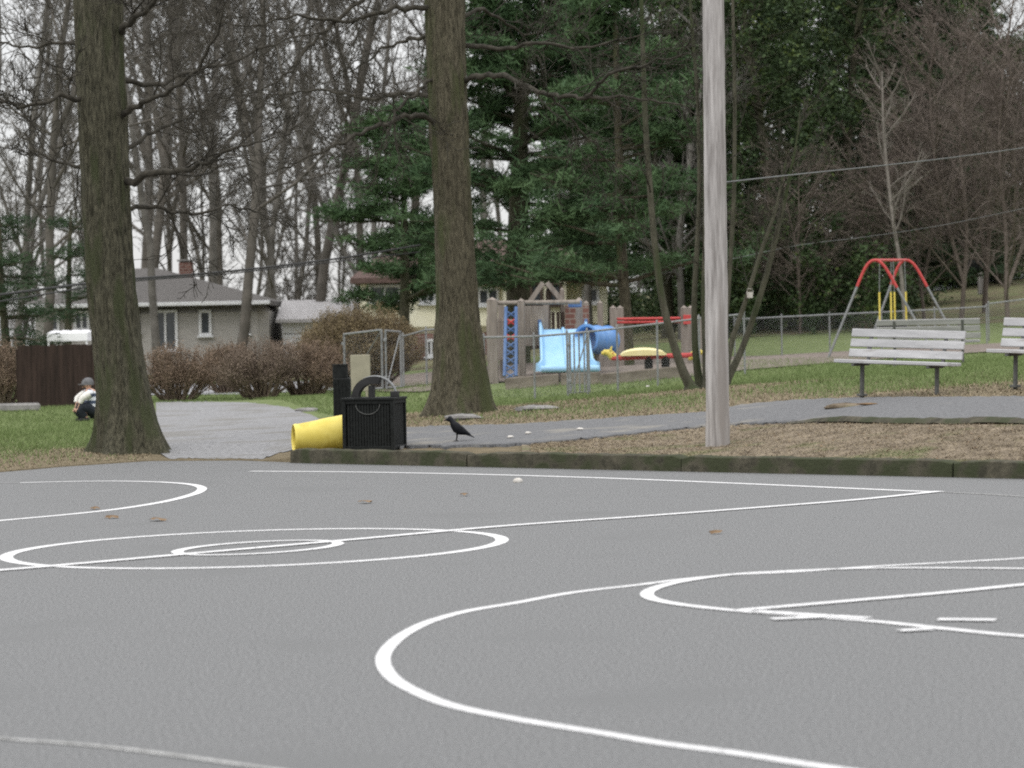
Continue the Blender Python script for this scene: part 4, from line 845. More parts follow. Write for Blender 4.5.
for s in (-1, 1):
    mb = MB(); mb.tube([(-.05, s*.165, .525), (-.12, s*.18, .485), (-.185, s*.175, .44), (-.215, s*.15, .36)], [.07, .065, .056, .045], 12, cap=False); mb.build('sleeve', M['white'], pe, smooth=True)
mb = MB(); mb.tube([(.12, 0, .22), (.0, 0, .20)], [.15, .16], 16)
for s in (-1, 1): mb.tube([(.06, s*.09, .20), (-.08, s*.115, .26), (-.20, s*.13, .28), (-.21, s*.13, .22), (-.13, s*.13, .09)], [.12, .105, .085, .08, .062], 14)
mb.build('trousers', M['denim'], pe, smooth=True)
for s in (-1, 1): mb = MB(); loft(mb, [((-.05, s*.135, .04), .04, .045, (-1, 0, 0)), ((-.12, s*.135, .045), .05, .05, (-1, 0, 0)), ((-.2, s*.135, .03), .035, .05, (-1, 0, 0)), ((-.25, s*.135, .022), .015, .03, (-1, 0, 0))], 12); mb.build('shoe', M['rubber'], pe, smooth=True)
mb = MB(); loft(mb, [((-.03, 0, .69), .112, .098, (0, 0, 1)), ((-.028, 0, .74), .114, .10, (0, 0, 1)), ((-.025, 0, .79), .095, .085, (0, 0, 1)), ((-.02, 0, .825), .05, .045, (0, 0, 1)), ((-.02, 0, .832), .01, .01, (0, 0, 1))], 18)
mb.box((-.15, 0, .705), (.10, .13, .012)); mb.build('cap', M['hair'], pe, smooth=True)
mb = MB()
for s in (-1, 1): loft(mb, [((-.115, s*.035, .672), .006, .010, (-1, 0, 0)), ((-.122, s*.035, .672), .004, .007, (-1, 0, 0))], 8)
mb.build('eyes', M['rubber'], pe)
mb = MB(); loft(mb, [((-.105, 0, .665), .012, .014, (-1, 0, 0)), ((-.135, 0, .652), .010, .012, (-1, 0, 0)), ((-.14, 0, .65), .002, .002, (-1, 0, 0))], 10); mb.build('nose', M['skin'], pe, smooth=True)
for s in (-1, 1):
    hd = MB(); hd.box((-.25, s*.095, .235), (.05, .045, .055), bev=.015)
    for k in range(4): hd.tube([(-.268, s*(.075+.013*k), .235), (-.288, s*(.075+.013*k), .215), (-.285, s*(.075+.013*k), .19-.004*(k % 2))], [.0075, .007, .005], 6)
    hd.tube([(-.24, s*.07, .24), (-.262, s*.055, .225), (-.272, s*.052, .205)], [.009, .008, .006], 6)
    hd.build('hand', M['skin'], pe, smooth=True)
pe.rotation_euler.z = rad(22); pe.scale = (1, 1, .98)

# ------------------------------------------------------------------ utility pole
pb = G(718, 34.8); ptop = at(710.5, -220, 34.8)
e = empty('utility_pole', pb, 0, 'weathered grey wooden pole standing in the bare earth behind the kerb', 'pole')
dvec = Vector(ptop)-pb; n = 60; na = 28; rg = np.random.default_rng(2); V = []; Fs = []
for i in range(n):
    t = i/(n-1); c = dvec*t
    for k in range(na):
        a = 2*math.pi*k/na; r = .132 - .016*t + .003*math.sin(5*a+3*t)+.002*rg.normal() + (.012*math.exp(-t*40)); V.append((c.x+r*math.cos(a), c.y+r*math.sin(a), c.z-.1*(i == 0)))
for i in range(n-1):
    for k in range(na): Fs.append((i*na+k, i*na+(k+1) % na, (i+1)*na+(k+1) % na, (i+1)*na+k))
mb = MB(); mb.add(V, Fs); mb.build('pole', M['polewood'], e, smooth=True)
mb = MB(); c = dvec*.9; mb.tube([(c.x-.3, c.y, c.z), (c.x+.3, c.y, c.z)], .02, 8); mb.build('bracket', M['steel'], e)

# ------------------------------------------------------------------ trash bins on the kerb
def disk_shell(mb, c, r, h, n=28): mb.tube([c, (c[0], c[1], c[2]+h)], r, n)
kb = flat(375, 445, .17); e = empty('slatted_bin', (at(375, 446, 37.4)[0], 37.4, Tz(at(375, 446, 37.4)[0], 37.4)), rad(-12), 'dark square slatted metal trash bin with a hooped lid, beside the yellow barrel', 'trash bin')
W_, Hh = .60, .60; mb = MB()
for sx in (-1, 1):
    for sy in (-1, 1): mb.box((sx*W_/2, sy*W_/2, Hh/2+.02), (.045, .045, Hh+.04))
for z in (.04, Hh): 
    for s in (-1, 1): mb.box((0, s*W_/2, z), (W_-.046, .035, .05)); mb.box((s*W_/2, 0, z), (.035, W_-.046, .05))
mb.build('frame', M['iron'], e)
mb = MB(); nsl = 15
for k in range(nsl):
    q = (k-(nsl-1)/2)*(W_-.07)/nsl
    for s in (-1, 1): mb.box((q, s*(W_/2-.004), Hh/2+.02), (.028, .008, Hh-.055), bev=.001); mb.box((s*(W_/2-.004), q, Hh/2+.02), (.008, .028, Hh-.055), bev=.001)
mb.build('slats', M['iron'], e)
mb = MB(); mb.box((0, 0, Hh/2), (W_-.08, W_-.08, Hh-.06), bev=.02); mb.build('liner', M['rubber'], e)
mb = MB(); mb.box((0, 0, Hh+.035), (W_+.07, W_+.07, .03)); lid = mb.build('lid', M['iron'], e)
P = [(.27*math.cos(t), .06, Hh+.05+.25*math.sin(t)) for t in np.linspace(0, math.pi, 22)]; mb = MB(); mb.tube(P, .017, 8); mb.build('hoop', M['steel'], lid)
mb = MB(); A_n = [math.pi*(1-.60*k/14) for k in range(15)]; pr = [(.275*math.cos(t), Hh+.05+.255*math.sin(t)) for t in A_n]+[(.19*math.cos(t), Hh+.05+.165*math.sin(t)) for t in A_n[::-1]]
mb.ext(pr, -.04, .10); mb.box((-.035, .03, Hh+.12), (.06, .12, .15)); mb.box((.25, .05, Hh+.085), (.09, .12, .07)); mb.build('hood_panel', M['rubber'], lid)
mb = MB(); mb.tube([(.15*math.cos(t), -W_/2-.012, Hh-.03-.12*math.sin(t)) for t in np.linspace(0, math.pi, 14)], .005, 6); mb.build('handle', M['legsteel'], e)
x_ = at(343, 430, 39.6)[0]; e = empty('metal_bin', (x_, 39.6, Tz(x_, 39.6)), 0, 'black metal bin with a round can on top, behind the yellow barrel', 'trash bin')
mb = MB(); mb.box((0, 0, .42), (.22, .3, .84), bev=.01)
for k in range(5): mb.box((-.09+k*.045, -.158, .42), (.014, .012, .8))
mb.build('body', M['iron'], e); mb = MB(); disk_shell(mb, (-.02, 0, .842), .10, .16); mb.build('can', M['iron'], e); mb = MB(); mb.tube([(-.02, 0, 1.005), (-.02, 0, 1.02)], .108, 28); mb.build('lid', M['iron'], e)
# yellow barrel, lying open end to the left
xb = at(321, 440, 37.7)[0]; gz = Tz(xb, 37.8); Rb0, Rb1 = .175, .235; Lb_ = .70
e = empty('plastic_barrel', (xb, 37.8, max(gz, .1)), rad(13), 'yellow plastic barrel lying on its side, open end left, against the dark bin', 'barrel')
mb = MB(); prof = [(-Lb_/2+.02, Rb0-.022), (-Lb_/2, Rb0-.008), (-Lb_/2, Rb0), (-Lb_/2+.03, Rb0+.006), (-Lb_/2+.05, Rb0), (-.05, (Rb0+Rb1)/2-.01), (0, (Rb0+Rb1)/2), (Lb_/2-.05, Rb1-.008), (Lb_/2, Rb1), (Lb_/2, .02), (Lb_/2-.03, .02), (Lb_/2-.03, Rb1-.03), (-Lb_/2+.02, Rb0-.022)]
n = 40; V = []; tilt = math.atan((Rb1-Rb0)/Lb_)
for x, r in prof:
    for k in range(n):
        t = 2*math.pi*k/n; V.append((x, r*math.cos(t), r*math.sin(t)+(Rb0+Rb1)/2 + x*math.tan(tilt)))
Fs = [(i*n+k, i*n+(k+1) % n, (i+1)*n+(k+1) % n, (i+1)*n+k) for i in range(len(prof)-1) for k in range(n)]
mb.add(V, Fs); mb.build('shell', M['yellow'], e, smooth=True)

# ------------------------------------------------------------------ crow
cb = at(456, 444, 37.6); e = empty('crow', (cb[0], 37.6, 0), 0, 'black crow standing on the path edge, facing left', 'bird')
mb = MB(); loft(mb, [((-.145, 0, .232), .004, .003, (-1, 0, -.1)), ((-.125, 0, .238), .013, .010, (-1, 0, 0)), ((-.098, 0, .246), .030, .026, (-1, 0, .1)), ((-.075, 0, .245), .036, .031, (-1, 0, .3)), ((-.055, 0, .222), .037, .033, (-.7, 0, .7)), ((-.035, 0, .19), .047, .042, (-.6, 0, .8)), ((.0, 0, .155), .062, .056, (-.8, 0, .6)), ((.05, 0, .130), .060, .055, (-1, 0, .3)), ((.10, 0, .108), .042, .042, (-1, 0, .35)), ((.15, 0, .088), .022, .030, (-1, 0, .4)), ((.21, 0, .062), .010, .024, (-1, 0, .4)), ((.262, 0, .040), .005, .018, (-1, 0, .4))], 16)
mb.build('body', M['crow'], e, smooth=True)
mb = MB(); mb.tube([(-.112, 0, .240), (-.145, 0, .237), (-.168, 0, .224)], [.013, .009, .002], 8); mb.build('beak', M['rubber'], e)
for s in (-1, 1):
    mb = MB(); loft(mb, [((-.03, s*.043, .185), .03, .010, (-.8, 0, .6)), ((.02, s*.053, .158), .046, .012, (-.9, 0, .4)), ((.09, s*.046, .125), .034, .010, (-1, 0, .4)), ((.16, s*.028, .093), .018, .008, (-1, 0, .4)), ((.215, s*.014, .070), .004, .004, (-1, 0, .4))], 10); mb.build('wing', M['crow'], e, smooth=True)
    mb = MB(); mb.tube([(.012, s*.03, .12), (.018, s*.032, .06), (.006, s*.034, .012)], [.014, .006, .005], 7)
    for dx, dy in ((-.04, .0), (-.034, .014), (-.034, -.014), (.026, 0)): mb.tube([(.006, s*.034, .010), (.006+dx, s*.034+dy, .004)], [.004, .002], 5)
    mb.build('leg', M['rubber'], e)
e.location.z = Tz(cb[0], 37.6)+.035; e.rotation_euler.z = rad(-6); e.scale = (.86, 1.1, 1.12)

# ------------------------------------------------------------------ benches
def bench_parts(L, slat, leg, label, cat, group, loc, rz, roll, sc_=1, sz_=1):
    e = empty('park_bench', loc, rz, label, cat, group); e.rotation_euler = (0, roll, rz)
    rr = random.Random(L)
    for k, (y, z) in enumerate([(-.20, .455), (-.07, .45), (.06, .445)]):
        mb = MB(); mb.box((rr.uniform(-.008, .008), y, z+rr.uniform(-.003, .003)), (L, .12, .045), bev=.006); mb.build('seat', slat, e)
    for k in range(3):
        z = .56+k*.135; y = .155+(k*.135)*.26; mb = MB(); mb.box((rr.uniform(-.008, .008), y, z), (L, .035, .108), rx=rad(-14), bev=.006); mb.build('backrest', slat, e)
    for s in (-1, 1):
        x = s*L*.33; mb = MB(); mb.box((x, 0, .19), (.05, .05, .46)); mb.box((x, .0, .0), (.1, .14, .03)); mb.build('leg', leg, e)
        mb = MB(); mb.box((x, -.06, .41), (.05, .38, .032)); mb.box((x, .19, .64), (.05, .03, .46), rx=rad(-14)); mb.box((x, .125, .425), (.05, .09, .04)); mb.build('bracket', leg, e)
    e.scale = (sc_, sc_, sz_); return e
bg_ = 'park benches on the slope'
b1 = bench_parts(1.86, M['slat'], M['legsteel'], 'whitewashed slatted park bench on the grass, whole, facing the court', 'bench', bg_, G(899, 38.4), rad(-40), rad(2.0), .90, .94)
b2 = bench_parts(1.86, M['slat'], M['legsteel'], 'whitewashed slatted bench cut off by the right edge of the photo', 'bench', bg_, G(1055, 37.2), rad(-40), rad(2.0), .90, .94)
b3 = bench_parts(1.95, M['slatgrey'], M['legsteel'], 'grey slatted bench seen from behind, between the white bench and the swing frame', 'bench', bg_, G(929, 58.5), rad(172), rad(0))

# ------------------------------------------------------------------ swing frame
sg = G(893, 69.); e = empty('swing_frame', sg, 0, 'toddler swing frame with red bent-pipe tops and bare steel legs behind the benches', 'swing set')
def fr(pxy, D): return Vector(at(pxy[0], pxy[1], D)) - sg
def grnd(px, D): return G(px, D)-sg
def bend(P, n=40, it=10):
    P = [Vector(p) for p in P]; L = [0]
    for a, b in zip(P[:-1], P[1:]): L.append(L[-1]+(b-a).length)
    Q = []
    for i in range(n):
        u = L[-1]*i/(n-1); k = max(j for j in range(len(L)) if L[j] <= u+1e-9); k = min(k, len(P)-2); Q.append(P[k].lerp(P[k+1], (u-L[k])/(L[k+1]-L[k])))
    for _ in range(it): Q = [Q[0]]+[(Q[i-1]+Q[i]*2+Q[i+1])/4 for i in range(1, n-1)]+[Q[-1]]
    return Q
for nm, D1, Lf, Rf, A1, A2 in [('front', 68.0, 828, 935, (869, 257), (880, 257)), ('rear', 70.6, 866, 962, (901, 257), (911, 257))]:
    Lg, Rg = grnd(Lf, D1), grnd(Rf, D1-.2); a1, a2 = fr(A1, D1), fr(A2, D1)
    Q = bend([Lg, a1, a2, Rg], 64, 14)
    top = max(q.z for q in Q); red_ = [q for q in Q if q.z > top-.62]; i0 = Q.index(red_[0]); i1 = Q.index(red_[-1])
    mb = MB(); mb.tube(red_, .034, 12); mb.build('bent_top', M['red'], e, smooth=True)
    mb = MB(); mb.tube(Q[:i0+1], .028, 12); mb.build('leg', M['steel'], e, smooth=True)
    mb = MB(); mb.tube(Q[i1:], .028, 12); mb.build('leg', M['steel'], e, smooth=True)
    if nm == 'front': t0 = max(Q, key=lambda q: q.z)
    else: t1 = max(Q, key=lambda q: q.z)
mb = MB(); mb.tube([t0, t1], .034, 12); mb.build('top_bar', M['red'], e, smooth=True)
for k, (t, dx) in enumerate([(.36, 0), (.72, 0)]):
    c = t0.lerp(t1, t); s = empty('toddler_swing', sg+c, 0, ['toddler swing with yellow-sleeved chains hanging nearest to the front red arch', 'toddler swing with yellow-sleeved chains hanging nearest to the rear red arch'][k], 'swing', 'swings hanging from the red frame')
    for q in (-.17, .17):
        mb = MB(); mb.tube([(q*.9, 0, -.03), (q, 0, -.75)], .010, 6); ch_ = mb.build('chain', M['steel'], s); mb = MB(); mb.tube([(q, 0, -.72), (q, 0, -1.42)], .021, 8); mb.build('sleeve', M['yellow'], ch_)
    mb = MB(); mb.box((0, 0, -1.62), (.30, .26, .04)); mb.box((0, .13, -1.52), (.30, .025, .22)); mb.box((0, -.13, -1.52), (.30, .025, .18)); mb.box((-.15, 0, -1.5), (.025, .24, .16)); mb.box((.15, 0, -1.5), (.025, .24, .16)); mb.build('seat', M['rubber'], s)

# ------------------------------------------------------------------ chain link fences
def chain_fence(name, posts, Hf, label, pr=.02, mid=False, rail=.02, fabric=True):
    g0 = posts[0]; e = empty(name, g0, 0, label, 'fence'); L = 0; V = []; Fs = []; UV = []
    for i, p in enumerate(posts):
        q = p-g0; mb = MB(); mb.tube([q-Vector((0, 0, .1)), q+Vector((0, 0, Hf+.02))], pr, 8); po = mb.build('post', M['steel'], e)
        mb = MB(); mb.tube([q+Vector((0, 0, Hf+.02)), q+Vector((0, 0, Hf+.06))], [pr*1.15, pr*.5], 8); mb.build('cap', M['steel'], po)
        if i: 
            a = posts[i-1]-g0; mb = MB(); mb.tube([a+Vector((0, 0, Hf-.02)), q+Vector((0, 0, Hf-.02))], rail, 8); mb.build('rail', M['steel'], e)
            l = (q-a).length; k = len(V); V += [a+Vector((0, -.03, .04)), q+Vector((0, -.03, .04)), q+Vector((0, -.03, Hf-.03)), a+Vector((0, -.03, Hf-.03))]; Fs.append((k, k+1, k+2, k+3)); UV += [(L, 0), (L+l, 0), (L+l, Hf), (L, Hf)]; L += l
    if fabric:
        me = bpy.data.meshes.new('chain_mesh'); me.from_pydata([tuple(v) for v in V], [], Fs); uv = me.uv_layers.new(name='UVMap')
        for i, c in enumerate(UV): uv.data[i].uv = c
        me.materials.append(M['chain']); link('chain_mesh', me, e)
    return e
chain_fence('chain_link_fence', [G(px, D) for px, D in [(735, 77), (782, 77), (830, 77.5), (882, 78), (935, 79), (987, 80)]], 1.02, 'long chain link fence behind the swing frame at the foot of the slope')
chain_fence('chain_link_fence', [G(px, D) for px, D in [(989, 82), (1040, 84), (1100, 86)]], 1.02, 'short chain link fence run at the right edge climbing the slope')
chain_fence('chain_link_fence', [G(px, D) for px, D in [(485, 59), (535, 57.5), (568, 57), (588, 57), (618, 57.5), (658, 58), (700, 59), (745, 60)]], 1.2, 'chain link fence in front of the blue slide')
chain_fence('chain_link_fence', [G(px, D) for px, D in [(404, 68), (427, 66), (450, 63)]], 1.24, 'chain link fence between the gate and the big brown oak')
# gate leaves: pipe frames with fabric
def gate(pa, pb_, Hf, label, bars=0):
    e = empty('chain_link_gate', pa, 0, label, 'gate'); q = pb_-pa; mb = MB(); up_ = Vector((0, 0, 1))
    P = [q*.03+up_*.08, q*.97+up_*.08, q*.97+up_*Hf, q*.03+up_*Hf]; mb.tube(P, .025, 8, closed=True); mb.tube([P[0], P[2]], .012, 6)
    for k in range(bars): t = (k+1)/(bars+1); mb.tube([q*t+up_*.08, q*t+up_*Hf], .016, 6)
    mb.build('frame', M['steel'], e)
    me = bpy.data.meshes.new('chain_mesh'); me.from_pydata([tuple(p+Vector((0, -.03, 0))) for p in P], [], [(0, 1, 2, 3)]); uv = me.uv_layers.new(name='UVMap'); l = q.length
    for i, c in enumerate([(0, 0), (l, 0), (l, Hf), (0, Hf)]): uv.data[i].uv = c
    me.materials.append(M['chain']); link('chain_mesh', me, e)
    for z in (.3, Hf-.2): mb = MB(); mb.box(tuple(up_*z), (.07, .07, .06)); mb.build('hinge', M['steel'], e)
gate(G(344, 66), G(384, 64), 1.30, 'wide chain link gate leaf standing between the bushes and the dark bins')
gate(G(386, 64), G(402, 67), 1.28, 'narrow chain link gate leaf folded back left of the big brown oak')
gate(G(570, 56.6), G(590, 56.6), 1.18, 'small barred gate in the fence in front of the blue slide', bars=3)
x_ = G(361, 62); tag(MB().box((0, 0, .50), (.40, .05, .74), bev=.01).box((-.12, 0, .12), (.05, .04, .4)).box((.12, 0, .12), (.05, .04, .4)).build('notice_board', M['tan']), 'blank tan board on short legs behind the two dark bins', 'board').location = x_
# timber edging of the play area
for i, (a, b, D1, D2) in enumerate([(505, 560, 61, 61), (562, 600, 61, 60.5), (602, 682, 60, 60.5)]):
    A1, B1 = G(a, D1), G(b, D2); l = (B1-A1).length; mb = MB(); mb.box((l/2, 0, .10), (l-.02, .16, .26), bev=.02)
    o = mb.build('timber_edging', M['timber']); o.location = A1; o.rotation_euler = (0, -math.asin((B1.z-A1.z)/l), math.atan2(B1.y-A1.y, B1.x-A1.x))
    tag(o, ['weathered timber edging below the climbing ladder and blue slide', 'weathered timber edging below the blue tube', 'long weathered timber edging in front of the red and yellow rocker'][i], 'edging', 'timber edging of the play area')

# ------------------------------------------------------------------ playground tower
D = 63.; pg = G(528, D); e = empty('play_tower', pg, 0, 'weathered wooden play tower with a small gabled roof, blue slide and climbing net', 'playground')
def P2(px, py, d=0): v = Vector(at(px, py, D+d)) - pg; return v
def post(px, py_top, d, w_=.16, par=None, m=None, lab=None):
    t = P2(px, py_top, d); b = G(px, D+d)-pg; mb = MB(); mb.box((t.x, t.y, (t.z+b.z)/2-.05), (w_, w_, t.z-b.z+.1), bev=.02); mb.add([(t.x-w_/2, t.y-w_/2, t.z-.002), (t.x+w_/2, t.y-w_/2, t.z-.002), (t.x+w_/2, t.y+w_/2, t.z-.002), (t.x-w_/2, t.y+w_/2, t.z-.002), (t.x, t.y, t.z+.06)], [(0, 1, 4), (1, 2, 4), (2, 3, 4), (3, 0, 4)])
    o = mb.build('post', m or M['playwood'], par or e); return o
for px, py, d, w_ in [(492, 300, .0, .22), (501, 304, 1.2, .13), (521, 301, 0, .15), (546, 303, .9, .12), (579, 300, .8, .15), (586, 303, 2, .12), (548, 290, 2, .10), (562, 290, 2, .10), (568, 304, 2.6, .12), (600, 303, 3, .12)]: post(px, py, d, w_)
mb = MB()
for k in range(11):
    px = 523+k*2.35; a = P2(px, 306, .55); b = P2(px, 346, .55); mb.box((a.x, a.y, (a.z+b.z)/2), (.046, .03, a.z-b.z))
mb.build('plank_wall', M['playwood'], e)
mb = MB()
for k in range(4):
    px = 553+k*5; a = P2(px, 312, 1.9); b = P2(px, 332, 1.9); mb.box((a.x, a.y, (a.z+b.z)/2), (.07, .03, a.z-b.z))
mb.build('railing', M['door'], e)
mb = MB()
for k in range(9):
    px = 487+k*1.9; a = P2(px, 318, .9); b = P2(px, 360, .9); mb.box((a.x, a.y, (a.z+b.z)/2), (.033, .03, a.z-b.z))
mb.build('plank_wall', M['playwood'], e)
a, b = P2(520, 344, 1), P2(588, 342, 1); mb = MB(); mb.box(((a.x+b.x)/2, a.y+.2, a.z), (b.x-a.x, 1.3, .07)); mb.build('deck', M['playwood'], e)
a, b = P2(489, 303, 0), P2(580, 302, 0); mb = MB(); mb.tube([a, b], .045, 8); mb.tube([P2(489, 321, 1), P2(524, 321, 1)], .035, 8); mb.build('beam', M['playwood'], e)
lf, pk, rt = P2(531, 304, 1.2), P2(545, 284, 1.2), P2(561, 303, 1.2); mb = MB()
for A1, B1 in ((lf, pk), (pk, rt)):
    n_ = Vector((-(B1-A1).z, 0, (B1-A1).x)).normalized()*.10; Yv = Vector((0, 1.4, 0)); mb.add([A1, B1, B1+n_, A1+n_, A1+Yv, B1+Yv, B1+Yv+n_, A1+Yv+n_], [(0, 1, 2, 3), (4, 7, 6, 5), (0, 4, 5, 1), (3, 2, 6, 7), (0, 3, 7, 4), (1, 5, 6, 2)])
mb.build('roof', M['playwood'], e)
mb = MB(); a = P2(556, 318, 1.4); mb.box((P2(577, 316, 1.4).x, a.y, P2(577, 318, 1.4).z), (.5, .04, .5)); mb.build('panel', M['brick'], e); e.children[-1]['label'] = 'faded red play panel'
mb = MB(); a = P2(566, 306, 0); mb.box((P2(575, 306, .5).x, P2(575, 306, .5).y, P2(575, 304, .5).z), (.28, .06, .14), bev=.02); mb.build('grab_bar', M['blue2'], e)
# climbing net ladder
mb = MB(); lt, lb = (506, 307), (505, 376); rt_, rb_ = (516, 307), (516, 376)
mb.tube([P2(*lt, -.4), P2(lt[0]-1.5, lb[1], -1.0)], .035, 8); mb.tube([P2(*rt_, -.4), P2(rt_[0], rb_[1], -1.0)], .035, 8); net = mb.build('climbing_ladder', M['blue2'], e)
for k in range(9):
    t = (k+.5)/9; y0_, dd = 307+69*t, -.4-.6*t; y1_ = y0_+7; mb = MB(); mb.tube([P2(506-1.2*t, y0_, dd), P2(516, y1_, dd)], .020, 6); mb.tube([P2(506-1.2*t, y1_, dd), P2(516, y0_, dd)], .020, 6)
    mb.build('rung', M['blue2'] if k not in (1, 3) else M['red'], net)
# double slide: bed with raised sides, curling out at the foot
st, sb = P2(563, 330, .5), P2(568, 371, -1.3); ws, wb = .45, .50; n = 18; V = []; Fs = []
for i in range(n+1):
    t = i/n; f = t*t*(3-2*t)*.5+t*.5; c = st.lerp(sb, t); z = st.z+(sb.z-st.z)*min(1, f*1.03); hw = ws+(wb-ws)*t + (.10*max(0, (t-.86)/.14))
    cs = [(-hw-.05, .0), (-hw-.04, .17), (-hw, .18), (-hw+.05, .02), (-.04, .015), (-.02, .06), (.02, .06), (.04, .015), (hw-.05, .02), (hw, .18), (hw+.04, .17), (hw+.05, .0)]
    for a, b in cs: V.append((c.x+a, c.y-.25*max(0, t-.8), z+b))
m_ = len(cs)
for i in range(n):
    for k in range(m_-1): Fs.append((i*m_+k, i*m_+k+1, (i+1)*m_+k+1, (i+1)*m_+k))
    Fs.append((i*m_+m_-1, i*m_, (i+1)*m_, (i+1)*m_+m_-1))
Fs += [tuple(range(m_)), tuple(n*m_+k for k in range(m_))[::-1]]
mb = MB(); mb.add(V, Fs); slide = mb.build('slide', M['blue'], e, smooth=True); slide['label'] = 'wide light blue double slide'
mb = MB(); mb.tube([Vector((sb.x-wb-.04, sb.y-.18, sb.z+.05)), Vector((sb.x+wb+.12, sb.y-.18, sb.z+.04))], .07, 12); mb.build('foot_lip', M['blue'], slide, smooth=True)
for s in (-1, 1): mb = MB(); mb.tube([Vector((st.x+s*(ws+.03), st.y, st.z-.1)), Vector((st.x+s*(ws+.03), st.y, st.z+.22))], .035, 10); mb.build('grip_post', M['blue2'], slide)
# tube tunnel
a, b = P2(586, 339, -.1), P2(608, 340.5, .5); mb = MB(); ax = (b-a).normalized(); n = 26; ring = []
for t, r in [(0, .26), (0, .31), (.06, .31), (.08, .275), (.45, .275), (.47, .30), (.53, .30), (.55, .275), (.92, .275), (.94, .31), (1, .31), (1, .25), (.9, .25), (.1, .25), (0, .26)]:
    ring.append((a.lerp(b, t), r))
V = []; u = Vector((0, 0, 1)); w2 = ax.cross(u).normalized()
for c, r in ring:
    for k in range(n): th_ = 2*math.pi*k/n; V.append(c+u*r*math.cos(th_)+w2*r*math.sin(th_))
Fs = [(i*n+k, i*n+(k+1) % n, (i+1)*n+(k+1) % n, (i+1)*n+k) for i in range(len(ring)-1) for k in range(n)]
mb.add(V, Fs); mb.build('tunnel', mat('mid_blue_plastic', (.10, .24, .52), (.15, .31, .60), scale=3, rough=.45), e, smooth=True)
mb = MB(); mb.tube([P2(597, 352, .3), G(597, D+.3)-pg], .05, 8); mb.build('tunnel_leg', M['playwood'], e)
# red-barred climbing frame
D = 66.; pg = G(655, D); e = empty('climbing_frame', pg, 0, 'wooden posts joined by two red bars, behind the leaning stems', 'playground frame')
for px, py, d in [(613, 308, 0), (620, 308, 1.0), (684, 308, 0), (690.5, 308, 1.0), (698, 318, .2)]: post(px, py, d, .15, e)
for d in (0, 1.0):
    mb = MB(); mb.tube([P2(616, 319, d), P2(690, 318, d)], .028, 8); mb.tube([P2(616, 322.5, d), P2(690, 321.5, d)], .028, 8); mb.build('bar', M['red'], e)
mb = MB(); mb.box(tuple(P2(687, 319.5, -.12)), (.16, .05, .2)); mb.build('bar_plate', M['red'], e)
# rocker with red beam, yellow cover
D = 61.5; pg = G(650, D); e = empty('rocker', pg, 0, 'four-seat spring rocker with red beam, yellow hood and yellow animal heads', 'rocking toy')
mb = MB(); mb.box(tuple(P2(655, 356.5, 0)), (1.78, .16, .10), bev=.03, ry=rad(-1)); beam = mb.build('beam', M['red'], e)
c = P2(643, 355, 0); mb = MB(); V = []; 
n = 14
for i in range(n+1):
    t = -1+2*i/n
    for j in range(7): s_ = -1+2*j/6; V.append((c.x+t*.46, c.y+s_*.24, c.z+.02+.13*(1-t*t)**.6*(1-.35*s_*s_)))
Fs = [(i*7+j, (i+1)*7+j, (i+1)*7+j+1, i*7+j+1) for i in range(n) for j in range(6)]
for i in range(n+1): V.append((c.x+(-1+2*i/n)*.46, c.y-.24, c.z-.01)); 
k0 = (n+1)*7; Fs += [(i*7, (i+1)*7, k0+i+1, k0+i) for i in range(n)]
mb.add(V, Fs); mb.build('hood', M['cream'], e, smooth=True)
for q in (-.17, .17):
    mb = MB(); cc = P2(657, 357, 0); cc.x += q-.0; g_ = G(657, D)-pg
    mb.tube([(cc.x+.07*math.cos(a)*1, cc.y+.07*math.sin(a), g_.z+(cc.z-g_.z)*a/50) for a in np.linspace(0, 50, 150)], .022, 6); mb.tube([(cc.x, cc.y, g_.z), (cc.x, cc.y, cc.z)], .055, 10); mb.build('spring', M['rubber'], e)
for px, s in ((612, -1), (693, 1)):
    h0 = P2(px, 357, 0); mb = MB()
    loft(mb, [((h0.x-s*.10, h0.y, h0.z-.02), .05, .06, (s, 0, .2)), ((h0.x, h0.y, h0.z+.02), .09, .08, (s, 0, .5)), ((h0.x+s*.06, h0.y, h0.z+.09), .075, .07, (s, 0, .8)), ((h0.x+s*.14, h0.y, h0.z+.10), .055, .055, (s, 0, -.2)), ((h0.x+s*.21, h0.y, h0.z+.07), .03, .04, (s, 0, -.3))], 12)
    for t in (-1, 1): mb.tube([(h0.x+s*.03, h0.y+t*.05, h0.z+.13), (h0.x+s*.0, h0.y+t*.06, h0.z+.22)], [.03, .008], 6)
    hd = mb.build('animal_head', M['yellow'], e, smooth=True); mb = MB(); mb.tube([(h0.x-s*.02, h0.y-.14, h0.z+.08), (h0.x-s*.02, h0.y+.14, h0.z+.08)], .015, 6); mb.build('handle', M['red'], hd)
# ------------------------------------------------------------------ things on the slope
D = 112.; g_ = G(981, D); e = empty('mailbox', g_, 0, 'small dark mailbox on a pale post beside the road on the hill', 'mailbox')
mb = MB(); mb.box((0, 0, .5), (.22, .14, 1.0)); mb.build('post', M['polewood'], e); mb = MB(); mb.box((-.1, 0, 1.05), (.75, .4, .42), bev=.08); mb.build('box', M['iron'], e)
o = MB().tube([(0, 0, 0), (0, 0, .11)], [.06, .075], 16).tube([(-.07, 0, .11), (-.05, 0, .17), (.05, 0, .17), (.07, 0, .11)], .004, 5).build('bucket', M['palestone']); tag(o, 'small white bucket hung on the right leaning mossy stem', 'bucket'); o.location = Vector(at(750, 298, 50.7)); o.scale = (.75, .75, .9)
